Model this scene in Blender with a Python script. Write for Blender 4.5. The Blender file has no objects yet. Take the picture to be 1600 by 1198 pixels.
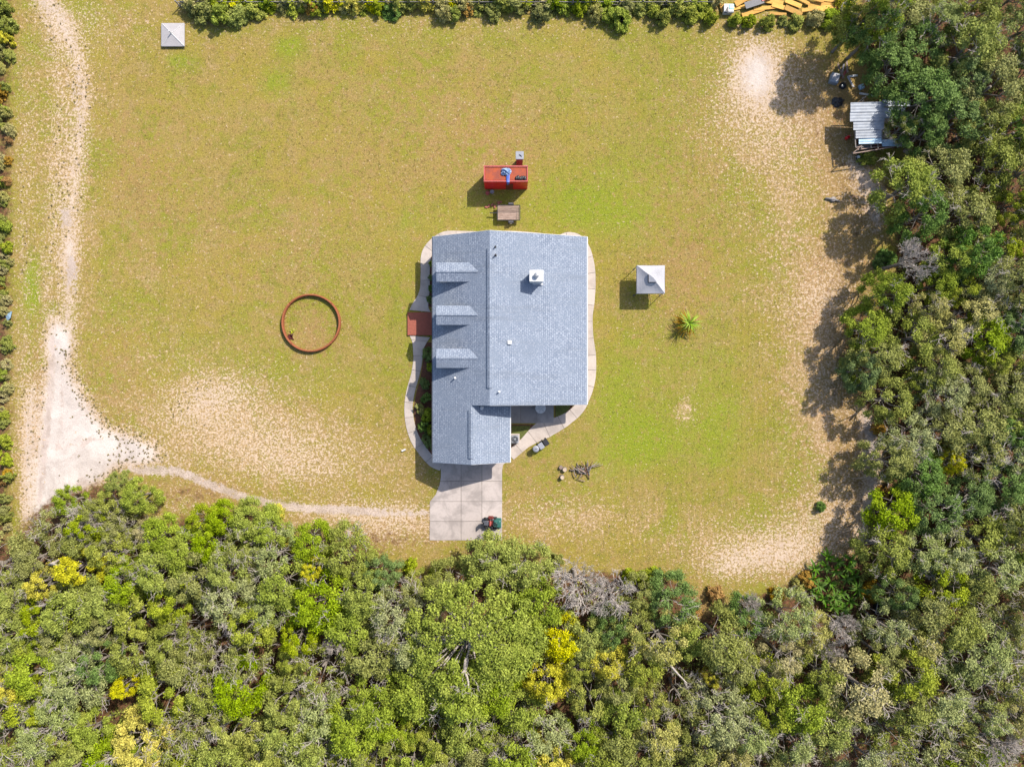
import bpy, math, random
import numpy as np
from mathutils import Vector, Matrix

SC = bpy.context.scene
COL = SC.collection
R_ = math.radians
rng = np.random.default_rng(11)
rnd = random.Random(5)

# ---------------------------------------------------------------- camera, sky, sun, exposure
CAM_H = 72.0                      # drone height above the ground, metres
PPM = 15.0                        # photo pixels per metre at ground level
cam = bpy.data.cameras.new('drone_camera')
cam_o = bpy.data.objects.new('drone_camera', cam); COL.objects.link(cam_o)
cam_o.location = (0, 0, CAM_H); cam_o.rotation_euler = (0, 0, 0)
cam.sensor_width = 36.0; cam.lens = 18.0 / ((800 / PPM) / CAM_H)
cam.clip_start = 0.5; cam.clip_end = 6000
SC.camera = cam_o

world = bpy.data.worlds.new('World'); SC.world = world; world.use_nodes = True
wn = world.node_tree.nodes; wl = world.node_tree.links
SUN_EL, SUN_AZ = 46.0, 45.0       # sun stands to the north-east
sky = wn.new('ShaderNodeTexSky'); sky.sky_type = 'NISHITA'; sky.sun_disc = False
sky.sun_elevation = R_(SUN_EL); sky.sun_rotation = R_(SUN_AZ)
sky.air_density = 1.0; sky.dust_density = 2.0; sky.ozone_density = 1.0
wl.new(sky.outputs[0], wn['Background'].inputs[0]); wn['Background'].inputs[1].default_value = 0.13
sl = bpy.data.lights.new('sun', 'SUN'); sl.energy = 4.2; sl.angle = R_(0.6); sl.color = (1.0, 0.93, 0.83)
so = bpy.data.objects.new('sun', sl); COL.objects.link(so)
so.rotation_euler = (R_(90 - SUN_EL), 0, R_(180 - SUN_AZ)); so.location = (60, 60, 90)
SC.view_settings.view_transform = 'Standard'; SC.view_settings.look = 'None'
SC.view_settings.gamma = 1.0; SC.view_settings.use_curve_mapping = False
SC.view_settings.exposure = 1.0


def G(px, py, h=0.0):
    """Survey point of the photograph -> metres on the site, for a point h metres above ground."""
    k = (CAM_H - h) / CAM_H / PPM
    return ((px - 800) * k, (599 - py) * k)


def PX(x, y):
    return (x * PPM + 800, 599 - y * PPM)


ORD = ['first', 'second', 'third', 'fourth', 'fifth', 'sixth', 'seventh', 'eighth', 'ninth', 'tenth', 'eleventh']
ORD += ['twelfth', 'thirteenth', 'fourteenth', 'fifteenth', 'sixteenth', 'seventeenth', 'eighteenth', 'nineteenth', 'twentieth']
# ---------------------------------------------------------------- mesh helpers
class MB:
    def __init__(s): s.v = []; s.f = []
    def add(s, vs, fs):
        n = len(s.v); s.v += [tuple(v) for v in vs]; s.f += [tuple(i + n for i in f) for f in fs]; return s
    def box(s, c, d, rz=0.0, m=None, bev=0.0):
        x, y, z = d[0] / 2, d[1] / 2, d[2] / 2
        if bev > 0:
            b = min(bev, x * .9, y * .9, z * .9)
            vs = []
            for zz, ins in ((-z, 0), (z - b, 0), (z, b)):
                for sx, sy in ((-1, -1), (1, -1), (1, 1), (-1, 1)):
                    cx, cy = x - ins, y - ins
                    if sx * sy > 0: vs += [(sx * (cx - b), sy * cy, zz), (sx * cx, sy * (cy - b), zz)] if False else [(sx * cx, sy * (cy - b), zz), (sx * (cx - b), sy * cy, zz)]
                    else: vs += [(sx * (cx - b), sy * cy, zz), (sx * cx, sy * (cy - b), zz)]
            # order the ring by angle to stay robust
            ring = sorted(range(8), key=lambda i: math.atan2(vs[i][1] / y, vs[i][0] / x))
            vs2 = [vs[k * 8 + i] for k in range(3) for i in ring]
            fs = [tuple(reversed(range(8))), tuple(range(16, 24))]
            for k in range(2):
                for i in range(8): fs.append((k * 8 + i, k * 8 + (i + 1) % 8, (k + 1) * 8 + (i + 1) % 8, (k + 1) * 8 + i))
            vs = vs2
        else:
            vs = [(-x, -y, -z), (x, -y, -z), (x, y, -z), (-x, y, -z), (-x, -y, z), (x, -y, z), (x, y, z), (-x, y, z)]
            fs = [(3, 2, 1, 0), (4, 5, 6, 7), (0, 1, 5, 4), (1, 2, 6, 5), (2, 3, 7, 6), (3, 0, 4, 7)]
        M = Matrix.Translation(c) @ (m if m is not None else Matrix.Rotation(rz, 4, 'Z'))
        return s.add([M @ Vector(v) for v in vs], fs)
    def bar(s, p0, p1, w, h):
        p0, p1 = Vector(p0), Vector(p1); d = p1 - p0
        q = d.to_track_quat('X', 'Z').to_matrix().to_4x4()
        return s.box((p0 + p1) / 2, (d.length, w, h), m=q)
    def tube(s, pts, rs, n=6, cap=True):
        pts = [Vector(p) for p in pts]; rings = []
        for i, p in enumerate(pts):
            a = pts[max(i - 1, 0)]; b = pts[min(i + 1, len(pts) - 1)]
            d = (b - a); d = d.normalized() if d.length > 1e-6 else Vector((0, 0, 1))
            u = d.orthogonal().normalized() if abs(d.z) < .95 else d.cross(Vector((0, 1, 0))).normalized()
            w = d.cross(u).normalized()
            r = rs[i] if hasattr(rs, '__len__') else rs
            rings.append([p + (u * math.cos(2 * math.pi * k / n) + w * math.sin(2 * math.pi * k / n)) * r for k in range(n)])
        vs = [v for r in rings for v in r]; fs = []
        for i in range(len(rings) - 1):
            for k in range(n): fs.append((i * n + k, i * n + (k + 1) % n, (i + 1) * n + (k + 1) % n, (i + 1) * n + k))
        if cap: fs += [tuple(reversed(range(n))), tuple(range((len(rings) - 1) * n, len(rings) * n))]
        return s.add(vs, fs)
    def lathe(s, prof, n=20, c=(0, 0, 0)):
        vs = [(c[0] + r * math.cos(2 * math.pi * k / n), c[1] + r * math.sin(2 * math.pi * k / n), c[2] + z) for r, z in prof for k in range(n)]
        fs = []
        for i in range(len(prof) - 1):
            for k in range(n): fs.append((i * n + k, i * n + (k + 1) % n, (i + 1) * n + (k + 1) % n, (i + 1) * n + k))
        fs += [tuple(reversed(range(n))), tuple(range((len(prof) - 1) * n, len(prof) * n))]
        return s.add(vs, fs)
    def prism(s, poly, z0, z1):
        n = len(poly)
        ar = sum(poly[i][0] * poly[(i + 1) % n][1] - poly[(i + 1) % n][0] * poly[i][1] for i in range(n))
        if ar < 0: poly = poly[::-1]
        vs = [(x, y, z0) for x, y in poly] + [(x, y, z1) for x, y in poly]
        fs = [tuple(reversed(range(n))), tuple(range(n, 2 * n))] + [(i, (i + 1) % n, n + (i + 1) % n, n + i) for i in range(n)]
        return s.add(vs, fs)
    def slab(s, top, th):
        n = len(top); vs = list(top) + [(p[0], p[1], p[2] - th) for p in top]
        fs = [tuple(range(n)), tuple(reversed(range(n, 2 * n)))] + [((i + 1) % n, i, n + i, n + (i + 1) % n) for i in range(n)]
        return s.add(vs, fs)
    def blob(s, c, r, n=10, m=6, jit=0.0, rr=None):
        vs, fs = [], []
        for i in range(1, m):
            t = math.pi * i / m
            for k in range(n):
                a = 2 * math.pi * k / n
                j = 1 + (rr.uniform(-jit, jit) if rr else 0)
                vs.append((c[0] + r[0] * j * math.sin(t) * math.cos(a), c[1] + r[1] * j * math.sin(t) * math.sin(a), c[2] + r[2] * j * math.cos(t)))
        vs += [(c[0], c[1], c[2] + r[2]), (c[0], c[1], c[2] - r[2])]
        T, B = len(vs) - 2, len(vs) - 1
        for i in range(m - 2):
            for k in range(n): fs.append((i * n + k, (i + 1) * n + k, (i + 1) * n + (k + 1) % n, i * n + (k + 1) % n))
        for k in range(n): fs += [(T, k, (k + 1) % n), (B, (m - 2) * n + (k + 1) % n, (m - 2) * n + k)]
        return s.add(vs, fs)
    def mesh(s, name, mat, smooth=False):
        me = bpy.data.meshes.new(name); me.from_pydata(s.v, [], s.f); me.update()
        if smooth: me.polygons.foreach_set('use_smooth', [True] * len(me.polygons))
        if mat: me.materials.append(mat)
        return me
    def build(s, name, mat, parent=None, smooth=False, loc=None, rz=0):
        return link(name, s.mesh(name, mat, smooth), parent, loc, rz)


def link(name, data, parent=None, loc=None, rz=0):
    o = bpy.data.objects.new(name, data); COL.objects.link(o)
    if parent: o.parent = parent
    if loc is not None: o.location = loc
    if rz: o.rotation_euler = (0, 0, rz)
    return o


def tag(o, label, cat, group=None):
    o['label'] = label; o['category'] = cat
    if group: o['group'] = group
    return o


def thing(name, label, cat, loc=(0, 0, 0), rz=0, group=None):
    o = link(name, None, None, loc, rz); o.empty_display_size = .3
    return tag(o, label, cat, group)


def structure(o): o['kind'] = 'structure'; return o
def stuff(o): o['kind'] = 'stuff'; return o


def copy_tree(o, parent=None):
    c = o.copy(); COL.objects.link(c)
    if parent: c.parent = parent
    for ch in list(o.children): copy_tree(ch, c)
    return c


# ---------------------------------------------------------------- materials
def N(nt, t, **kw):
    n = nt.nodes.new(t)
    for k, v in kw.items(): setattr(n, k, v)
    return n


def mixc(nt, fac, a, b, mode='MIX'):
    n = nt.nodes.new('ShaderNodeMix'); n.data_type = 'RGBA'; n.blend_type = mode
    for sock, val in ((n.inputs[0], fac), (n.inputs[6], a), (n.inputs[7], b)):
        if isinstance(val, bpy.types.NodeSocket): nt.links.new(val, sock)
        elif isinstance(val, (int, float)): sock.default_value = val
        else: sock.default_value = (*val, 1)
    return n.outputs[2]


def mth(nt, op, a, b=0.0, c=0.0, clamp=False):
    n = nt.nodes.new('ShaderNodeMath'); n.operation = op; n.use_clamp = clamp
    for i, v in enumerate((a, b, c)):
        if isinstance(v, bpy.types.NodeSocket): nt.links.new(v, n.inputs[i])
        else: n.inputs[i].default_value = v
    return n.outputs[0]


def noise(nt, vec, scale, detail=4, rough=.6, dist=0.0):
    n = nt.nodes.new('ShaderNodeTexNoise'); n.inputs['Scale'].default_value = scale
    n.inputs['Detail'].default_value = detail; n.inputs['Roughness'].default_value = rough
    n.inputs['Distortion'].default_value = dist
    if vec is not None: nt.links.new(vec, n.inputs['Vector'])
    return n.outputs['Fac']


def ramp(nt, val, lo, hi):
    n = nt.nodes.new('ShaderNodeMapRange'); n.interpolation_type = 'SMOOTHSTEP'
    nt.links.new(val, n.inputs[0]); n.inputs[1].default_value = lo; n.inputs[2].default_value = hi
    return n.outputs[0]


def new_mat(name):
    m = bpy.data.materials.new(name); m.use_nodes = True
    nt = m.node_tree; b = nt.nodes['Principled BSDF']
    return m, nt, b


def bump(nt, b, h, strength=.4, dist=.02):
    n = nt.nodes.new('ShaderNodeBump'); n.inputs['Strength'].default_value = strength; n.inputs['Distance'].default_value = dist
    nt.links.new(h, n.inputs['Height']); nt.links.new(n.outputs[0], b.inputs['Normal'])


def obj_co(nt):
    return nt.nodes.new('ShaderNodeTexCoord').outputs['Object']


def simple(name, c, rough=.6, metal=0.0, var=.25, scale=3.0, c2=None, rust=0.0, rust_scale=2.0, bmp=.15, spec=.35):
    m, nt, b = new_mat(name); co = obj_co(nt)
    n1 = noise(nt, co, scale, 5, .65)
    c2 = c2 or tuple(v * (1 - var) for v in c)
    col = mixc(nt, ramp(nt, n1, .35, .65), c, c2)
    n2 = noise(nt, co, scale * 6, 3, .6)
    col = mixc(nt, mth(nt, 'MULTIPLY', n2, var), col, tuple(v * .55 for v in c))
    if rust:
        rn = noise(nt, co, rust_scale, 6, .7)
        col = mixc(nt, ramp(nt, rn, 1 - rust - .08, 1 - rust + .08), col, (.17, .065, .025))
    nt.links.new(col, b.inputs['Base Color'])
    b.inputs['Roughness'].default_value = rough; b.inputs['Metallic'].default_value = metal
    b.inputs['Specular IOR Level'].default_value = spec
    if bmp: bump(nt, b, n2, bmp, .02)
    return m


def leaf_mat(name, c, c2, trans=.28, var=.5):
    m, nt, b = new_mat(name)
    geo = nt.nodes.new('ShaderNodeNewGeometry'); oi = nt.nodes.new('ShaderNodeObjectInfo')
    at = N(nt, 'ShaderNodeAttribute', attribute_name='tone')
    isl = geo.outputs['Random Per Island']
    col = mixc(nt, ramp(nt, at.outputs['Fac'], .1, .9), c, c2)
    col = mixc(nt, mth(nt, 'MULTIPLY', isl, .5), col, tuple(v * 1.5 for v in c2))
    hsv = nt.nodes.new('ShaderNodeHueSaturation')
    nt.links.new(mth(nt, 'ADD', .498, mth(nt, 'MULTIPLY', oi.outputs['Random'], .022)), hsv.inputs['Hue'])
    nt.links.new(mth(nt, 'ADD', .85, mth(nt, 'MULTIPLY', oi.outputs['Random'], .25)), hsv.inputs['Saturation'])
    nt.links.new(mth(nt, 'ADD', 1 - var / 2, mth(nt, 'MULTIPLY', isl, var)), hsv.inputs['Value'])
    nt.links.new(col, hsv.inputs['Color']); col = hsv.outputs[0]
    nt.links.new(col, b.inputs['Base Color']); b.inputs['Roughness'].default_value = .6
    b.inputs['Specular IOR Level'].default_value = .1
    tr = nt.nodes.new('ShaderNodeBsdfTranslucent'); nt.links.new(col, tr.inputs[0])
    mx = nt.nodes.new('ShaderNodeMixShader'); mx.inputs[0].default_value = trans
    nt.links.new(b.outputs[0], mx.inputs[1]); nt.links.new(tr.outputs[0], mx.inputs[2])
    nt.links.new(mx.outputs[0], nt.nodes['Material Output'].inputs[0])
    return m


def concrete_mat(name, c, dark=.6):
    m, nt, b = new_mat(name); co = nt.nodes.new('ShaderNodeNewGeometry').outputs['Position']
    n1 = noise(nt, co, .55, 6, .65, .4); n2 = noise(nt, co, 5, 5, .7); n3 = noise(nt, co, 28, 2, .5)
    col = mixc(nt, ramp(nt, n1, .42, .64), c, tuple(v * dark for v in c))
    col = mixc(nt, mth(nt, 'MULTIPLY', ramp(nt, n2, .45, .75), .45), col, tuple(v * .6 for v in c))
    col = mixc(nt, mth(nt, 'MULTIPLY', n3, .3), col, tuple(v * 1.25 for v in c))
    hs = nt.nodes.new('ShaderNodeHueSaturation'); oi = nt.nodes.new('ShaderNodeObjectInfo')
    nt.links.new(mth(nt, 'ADD', .9, mth(nt, 'MULTIPLY', oi.outputs['Random'], .2)), hs.inputs['Value']); nt.links.new(col, hs.inputs['Color'])
    nt.links.new(hs.outputs[0], b.inputs['Base Color']); b.inputs['Roughness'].default_value = .9
    bump(nt, b, n2, .2, .01)
    return m


def shingle_mat():
    m, nt, b = new_mat('shingles')
    pos = nt.nodes.new('ShaderNodeNewGeometry').outputs['Position']
    sep = nt.nodes.new('ShaderNodeSeparateXYZ'); nt.links.new(pos, sep.inputs[0])
    cmb = nt.nodes.new('ShaderNodeCombineXYZ')
    nt.links.new(sep.outputs[1], cmb.inputs[0]); nt.links.new(mth(nt, 'MULTIPLY', sep.outputs[2], 0.0), cmb.inputs[2])
    nt.links.new(mth(nt, 'ADD', sep.outputs[0], mth(nt, 'MULTIPLY', sep.outputs[2], .12)), cmb.inputs[1])
    br = nt.nodes.new('ShaderNodeTexBrick'); nt.links.new(cmb.outputs[0], br.inputs['Vector'])
    br.inputs['Scale'].default_value = 1.0; br.inputs['Brick Width'].default_value = .33; br.inputs['Row Height'].default_value = .2
    br.inputs['Mortar Size'].default_value = .024; br.inputs['Mortar Smooth'].default_value = .2
    br.inputs['Color1'].default_value = (.135, .16, .207, 1); br.inputs['Color2'].default_value = (.22, .25, .3, 1)
    br.inputs['Mortar'].default_value = (.075, .1, .15, 1); br.inputs['Bias'].default_value = -.15
    n1 = noise(nt, pos, .35, 4, .6, .5); n2 = noise(nt, pos, 9, 4, .75)
    col = mixc(nt, ramp(nt, n1, .35, .7), br.outputs['Color'], (.138, .166, .215))
    col = mixc(nt, ramp(nt, n2, .52, .68), br.outputs['Color'], (.33, .36, .41)) if False else mixc(nt, mth(nt, 'MULTIPLY', ramp(nt, n2, .5, .62), .45), col, (.34, .36, .4))
    mp = nt.nodes.new('ShaderNodeMapping'); mp.inputs['Scale'].default_value = (.12, 1.6, .12); nt.links.new(pos, mp.inputs[0])
    col = mixc(nt, mth(nt, 'MULTIPLY', ramp(nt, noise(nt, mp.outputs[0], 1.0, 5, .7), .5, .72), .4), col, (.11, .125, .15))
    col = mixc(nt, mth(nt, 'MULTIPLY', ramp(nt, n1, .5, .75), .25), col, (.095, .115, .15))
    nt.links.new(col, b.inputs['Base Color']); b.inputs['Roughness'].default_value = .92; b.inputs['Specular IOR Level'].default_value = .2
    bump(nt, b, br.outputs['Fac'], -.35, .02)
    return m


def brick_mat(name, c1, c2, mortar, w=.22, h=.08, xy=True):
    m, nt, b = new_mat(name)
    br = nt.nodes.new('ShaderNodeTexBrick'); co = obj_co(nt)
    if xy: nt.links.new(co, br.inputs['Vector'])
    else:
        sep = nt.nodes.new('ShaderNodeSeparateXYZ'); nt.links.new(co, sep.inputs[0]); cmb = nt.nodes.new('ShaderNodeCombineXYZ')
        nt.links.new(mth(nt, 'ADD', sep.outputs[0], sep.outputs[1]), cmb.inputs[0]); nt.links.new(sep.outputs[2], cmb.inputs[1]); nt.links.new(cmb.outputs[0], br.inputs['Vector'])
    br.inputs['Scale'].default_value = 1; br.inputs['Brick Width'].default_value = w; br.inputs['Row Height'].default_value = h
    br.inputs['Mortar Size'].default_value = .008
    br.inputs['Color1'].default_value = (*c1, 1); br.inputs['Color2'].default_value = (*c2, 1); br.inputs['Mortar'].default_value = (*mortar, 1)
    col = mixc(nt, mth(nt, 'MULTIPLY', noise(nt, co, 1.5, 5), .5), br.outputs['Color'], c2)
    nt.links.new(col, b.inputs['Base Color']); b.inputs['Roughness'].default_value = .9
    bump(nt, b, br.outputs['Fac'], -.4, .01)
    return m


def wood_mat(name, c, c2):
    m, nt, b = new_mat(name); co = obj_co(nt); oi = nt.nodes.new('ShaderNodeObjectInfo')
    mp = nt.nodes.new('ShaderNodeMapping'); mp.inputs['Scale'].default_value = (.8, 7, 7); nt.links.new(co, mp.inputs[0])
    n1 = noise(nt, mp.outputs[0], 2.0, 6, .7, .6)
    col = mixc(nt, ramp(nt, n1, .3, .7), c, c2)
    hs = nt.nodes.new('ShaderNodeHueSaturation'); nt.links.new(mth(nt, 'ADD', .7, mth(nt, 'MULTIPLY', oi.outputs['Random'], .6)), hs.inputs['Value'])
    nt.links.new(col, hs.inputs['Color']); nt.links.new(hs.outputs[0], b.inputs['Base Color']); b.inputs['Roughness'].default_value = .85
    bump(nt, b, n1, .3, .01)
    return m


M = {}
M['shingle'] = shingle_mat()
M['white'] = simple('white_paint', (.5, .5, .5), .5, var=.12)
M['siding'] = simple('cream_siding', (.55, .5, .43), .7, var=.1)
M['concrete'] = concrete_mat('drive_concrete', (.31, .27, .25), .62)
M['path'] = concrete_mat('path_concrete', (.33, .285, .255), .75)
M['patio'] = concrete_mat('patio_concrete', (.22, .205, .2), .7)
M['joint'] = simple('joint_soil', (.2, .175, .15), .95)
M['brickred'] = brick_mat('red_pavers', (.27, .065, .04), (.2, .05, .03), (.15, .075, .055), .2, .1)
M['brickwall'] = brick_mat('brick_stack', (.26, .075, .05), (.17, .05, .04), (.3, .27, .25), .22, .08, False)
M['mulch'] = simple('mulch', (.13, .055, .03), .95, var=.5, scale=7, bmp=.6)
M['fabric'] = simple('canopy_fabric', (.3, .3, .325), .75, var=.06, scale=1.2, bmp=.03)
M['tentdark'] = simple('vent_shade_and_mudguard', (.06, .06, .07), .8)
M['steel'] = simple('grey_steel', (.35, .36, .37), .4, .7, var=.2)
M['galv'] = simple('galvanised_sheet', (.22, .245, .285), .55, .1, var=.3, scale=1.3, rust=.27, rust_scale=1.6)
M['bluesheet'] = simple('blue_grey_sheet', (.23, .34, .45), .5, .2, var=.25)
M['black'] = simple('black_plastic', (.02, .02, .024), .45, var=.2)
M['rubber'] = simple('tyre_rubber', (.018, .018, .018), .85)
M['rust'] = simple('rusty_steel', (.25, .078, .03), .85, .1, var=.45, scale=4, c2=(.22, .07, .03))
M['rusttop'] = simple('faded_rust_top', (.3, .06, .02), .8, .0, var=.4, scale=1.6, c2=(.19, .045, .03))
M['red'] = simple('red_paint', (.5, .012, .016), .4, var=.2)
M['redrim'] = simple('faded_red_paint', (.36, .075, .065), .5, var=.25)
M['darkred'] = simple('mower_red', (.13, .022, .017), .4, var=.3)
M['green'] = simple('green_paint', (.022, .1, .085), .45, var=.25)
M['blue'] = simple('blue_tarp', (.13, .22, .4), .5, var=.4, scale=5, c2=(.28, .37, .5))
M['bluedark'] = simple('blue_tarp_dark', (.05, .1, .38), .5, var=.3, scale=5)
M['greyplastic'] = simple('grey_plastic', (.22, .23, .26), .5, var=.15)
M['darkplastic'] = simple('dark_grey_plastic', (.06, .065, .08), .5, var=.2)
M['oldwood'] = wood_mat('weathered_wood', (.27, .2, .165), (.13, .085, .065))
M['greywood'] = wood_mat('grey_wood', (.24, .22, .205), (.12, .105, .1))
M['newwood'] = wood_mat('fresh_lumber', (.48, .28, .06), (.36, .18, .03))
M['bark'] = simple('bark', (.2, .17, .145), .95, var=.4, scale=5, bmp=.6)
M['twig'] = simple('bare_twig', (.38, .335, .3), .95, var=.3, scale=4, bmp=.2)
M['limb'] = simple('limb_bark', (.24, .21, .18), .95, var=.4, scale=4, bmp=.3)
M['rubble'] = simple('brown_bark', (.16, .085, .055), .95, var=.5, scale=6)
M['cut'] = simple('cut_wood', (.38, .3, .22), .9)
M['glass'] = simple('window_glass', (.03, .04, .05), .05, var=.1, bmp=0, spec=.6)
M['shadecloth'] = simple('pale_cover', (.3, .285, .29), .65, var=.1, scale=2)
M['teal'] = simple('teal_plastic', (.25, .5, .5), .4)


# ---------------------------------------------------------------- ground masks (what the soil and turf are, mapped from survey points)
def axis(half, step, far):
    a = list(np.arange(-half, half + 1e-6, step)); x, d = half, step
    while x < far: d *= 1.8; x += d; a.append(x); a.insert(0, -x)
    return np.array(a)


def poly_mask(X, Y, poly, soft):
    """soft inside mask in photo pixels: signed distance to polygon edge."""
    inside = np.zeros(X.shape, bool); d = np.full(X.shape, 1e9); n = len(poly)
    for i in range(n):
        x0, y0 = poly[i]; x1, y1 = poly[(i + 1) % n]
        if y0 != y1:
            c = ((y0 > Y) != (y1 > Y)) & (X < (x1 - x0) * (Y - y0) / (y1 - y0) + x0); inside ^= c
        L2 = (x1 - x0) ** 2 + (y1 - y0) ** 2 + 1e-9
        t = np.clip(((X - x0) * (x1 - x0) + (Y - y0) * (y1 - y0)) / L2, 0, 1)
        d = np.minimum(d, np.hypot(X - x0 - t * (x1 - x0), Y - y0 - t * (y1 - y0)))
    sd = np.where(inside, d, -d)
    return np.clip(sd / soft + .5, 0, 1)


def line_mask(X, Y, pts, w, soft):
    d = np.full(X.shape, 1e9)
    for (x0, y0), (x1, y1) in zip(pts[:-1], pts[1:]):
        L2 = (x1 - x0) ** 2 + (y1 - y0) ** 2
        t = np.clip(((X - x0) * (x1 - x0) + (Y - y0) * (y1 - y0)) / L2, 0, 1)
        d = np.minimum(d, np.hypot(X - x0 - t * (x1 - x0), Y - y0 - t * (y1 - y0)))
    return np.clip((w - d) / soft + .5, 0, 1)


def blobs(X, Y, L):
    o = np.zeros(X.shape)
    for bx, by, rx, ry, a in L: o += a * np.exp(-(((X - bx) / rx) ** 2 + ((Y - by) / ry) ** 2))
    return o


SOUTH_EDGE = [(20, 850), (45, 805), (90, 772), (170, 752), (205, 760), (225, 785), (222, 820), (260, 815), (330, 800), (400, 797), (440, 830), (490, 830), (530, 850), (570, 847), (612, 880), (640, 908), (680, 890), (720, 880), (735, 850), (765, 845), (800, 868), (850, 878), (880, 895), (960, 892), (1030, 895), (1075, 915), (1092, 965), (1120, 955), (1160, 935), (1240, 912), (1280, 880), (1335, 868)]
EAST_EDGE = [(1350, 850), (1362, 790), (1378, 755), (1378, 700), (1352, 640), (1330, 600), (1325, 540), (1325, 502), (1365, 480), (1395, 445), (1400, 390), (1388, 290), (1418, 250), (1420, 165), (1372, 148), (1335, 70), (1345, 20), (1360, -80)]
FOREST = SOUTH_EDGE + EAST_EDGE + [(1700, -80), (1700, 1290), (-100, 1290), (-100, 860)]
SANDPOLY = [(74, 560), (86, 505), (96, 520), (112, 575), (132, 615), (165, 668), (235, 702), (185, 715), (160, 742), (125, 765), (60, 812), (46, 800), (52, 740), (62, 640)]


def masks(X, Y):
    sand = .62 * poly_mask(X, Y, SANDPOLY, 46) + .3 * poly_mask(X, Y, SANDPOLY, 22) + blobs(X, Y, [(228, 722, 44, 15, .34), (215, 712, 40, 14, .3), (140, 745, 60, 24, .3)])
    sand += .6 * line_mask(X, Y, [(65, -20), (95, 30), (122, 90), (130, 160), (118, 260), (112, 340), (108, 430), (108, 480), (104, 540)], 11, 30)
    sand += .4 * line_mask(X, Y, [(50, -20), (80, 60), (95, 140), (88, 260), (80, 360), (72, 450), (76, 540)], 7, 30)
    sand += .35 * line_mask(X, Y, [(48, 610), (42, 700), (38, 790), (34, 840)], 6, 14)
    sand += blobs(X, Y, [(1185, 105, 60, 66, .3), (1184, 108, 36, 44, .42), (1200, 140, 60, 40, .12), (1180, 190, 80, 80, .16), (1165, 872, 75, 34, .36), (1240, 860, 60, 40, .3), (1130, 890, 40, 20, .2),
                         (345, 610, 70, 32, .34), (300, 645, 60, 30, .24), (420, 690, 140, 45, .24), (200, 690, 50, 30, .2), (560, 800, 120, 22, .3), (640, 800, 40, 18, .1), (480, 735, 90, 25, .2), (600, 830, 90, 25, .2),
                         (1350, 310, 34, 60, .5), (1358, 690, 28, 90, .6), (1335, 800, 36, 60, .45), (1290, 470, 60, 30, .3), (1320, 430, 40, 50, .22), (1270, 800, 60, 50, .18),
                         (1250, 250, 60, 120, .07), (1110, 200, 60, 60, .08), (860, 800, 70, 30, .14), (1000, 40, 200, 20, .12), (140, 30, 60, 40, .2), (640, 30, 300, 14, .12), (45, 200, 16, 160, .16), (40, 420, 14, 120, .14), (40, 640, 18, 120, .2), (105, 400, 15, 30, .2), (280, 790, 40, 25, .26), (30, 300, 14, 300, .14)])
    dry = blobs(X, Y, [(1190, 180, 110, 140, .26), (1240, 400, 80, 200, .25), (1180, 850, 170, 60, .32), (350, 640, 170, 90, .3), (480, 720, 220, 70, .26), (600, 820, 200, 40, .3), (100, 250, 70, 300, .28), (40, 700, 30, 150, .3),
                       (250, 60, 120, 60, .1), (600, 40, 400, 30, .14), (740, 190, 160, 80, .07), (900, 810, 130, 50, .24), (1290, 650, 40, 200, .26), (1070, 640, 18, 26, .42), (230, 500, 100, 120, .1), (430, 380, 180, 100, .08), (1020, 480, 70, 60, .07), (1240, 640, 60, 150, .14)])
    lush = blobs(X, Y, [(450, 75, 24, 18, .6), (430, 128, 26, 22, .55), (50, 450, 12, 40, 1.1), (1005, 690, 42, 40, .75), (1110, 690, 60, 60, .36), (880, 310, 90, 60, .38), (700, 340, 120, 40, .3), (640, 540, 30, 120, .22), (960, 610, 60, 100, .36), (1130, 600, 60, 120, .22),
                        (280, 95, 26, 14, .55), (500, 600, 90, 40, .22), (300, 560, 90, 60, .2), (200, 480, 80, 80, .16), (940, 730, 60, 40, .2), (600, 460, 60, 140, .14), (1000, 250, 120, 100, .18), (480, 500, 20, 20, .25), (960, 340, 80, 60, .3), (340, 48, 60, 8, .4), (1140, 380, 60, 120, .14), (800, 60, 300, 30, .16), (900, 120, 200, 80, .12), (1030, 560, 90, 120, .18), (560, 170, 160, 60, .1), (1225, 690, 14, 40, .3)])
    brown = blobs(X, Y, [(486, 512, 36, 34, .35), (500, 540, 30, 14, .3), (1085, 410, 50, 60, .2), (215, 260, 60, 120, .2), (660, 600, 16, 120, .2), (750, 225, 100, 60, .26), (560, 280, 120, 80, .13), (430, 400, 140, 90, .15), (260, 300, 90, 120, .1), (1060, 470, 70, 90, .22), (320, 770, 60, 30, .5), (580, 835, 120, 25, .5), (180, 600, 60, 120, .25), (1300, 420, 60, 80, .3), (1290, 640, 50, 120, .3), (1330, 200, 50, 90, .3), (850, 770, 60, 60, .2), (650, 150, 200, 80, .16), (60, 650, 10, 120, .5), (1090, 260, 100, 120, .18), (1330, 160, 60, 60, .4), (1340, 560, 40, 120, .4), (1090, 955, 40, 40, .6), (1250, 890, 60, 30, .4)])
    road = .9 * line_mask(X, Y, [(150, 728), (218, 734), (280, 736), (330, 758), (385, 779), (450, 792), (540, 797), (600, 800), (668, 803)], 7, 13) * np.clip((660 - X) / 240 + .6, 0, 1) * np.clip((X - 150) / 70, .3, 1)
    road += .85 * line_mask(X, Y, [(82, 530), (79, 620), (71, 690), (63, 780)], 5, 10) + .5 * line_mask(X, Y, [(94, 700), (130, 690), (170, 684), (200, 694)], 4, 9) + .45 * line_mask(X, Y, [(92, 730), (120, 705), (150, 676)], 4, 9) + .55 * line_mask(X, Y, [(97, 600), (96, 660), (90, 700)], 5, 10)
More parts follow.
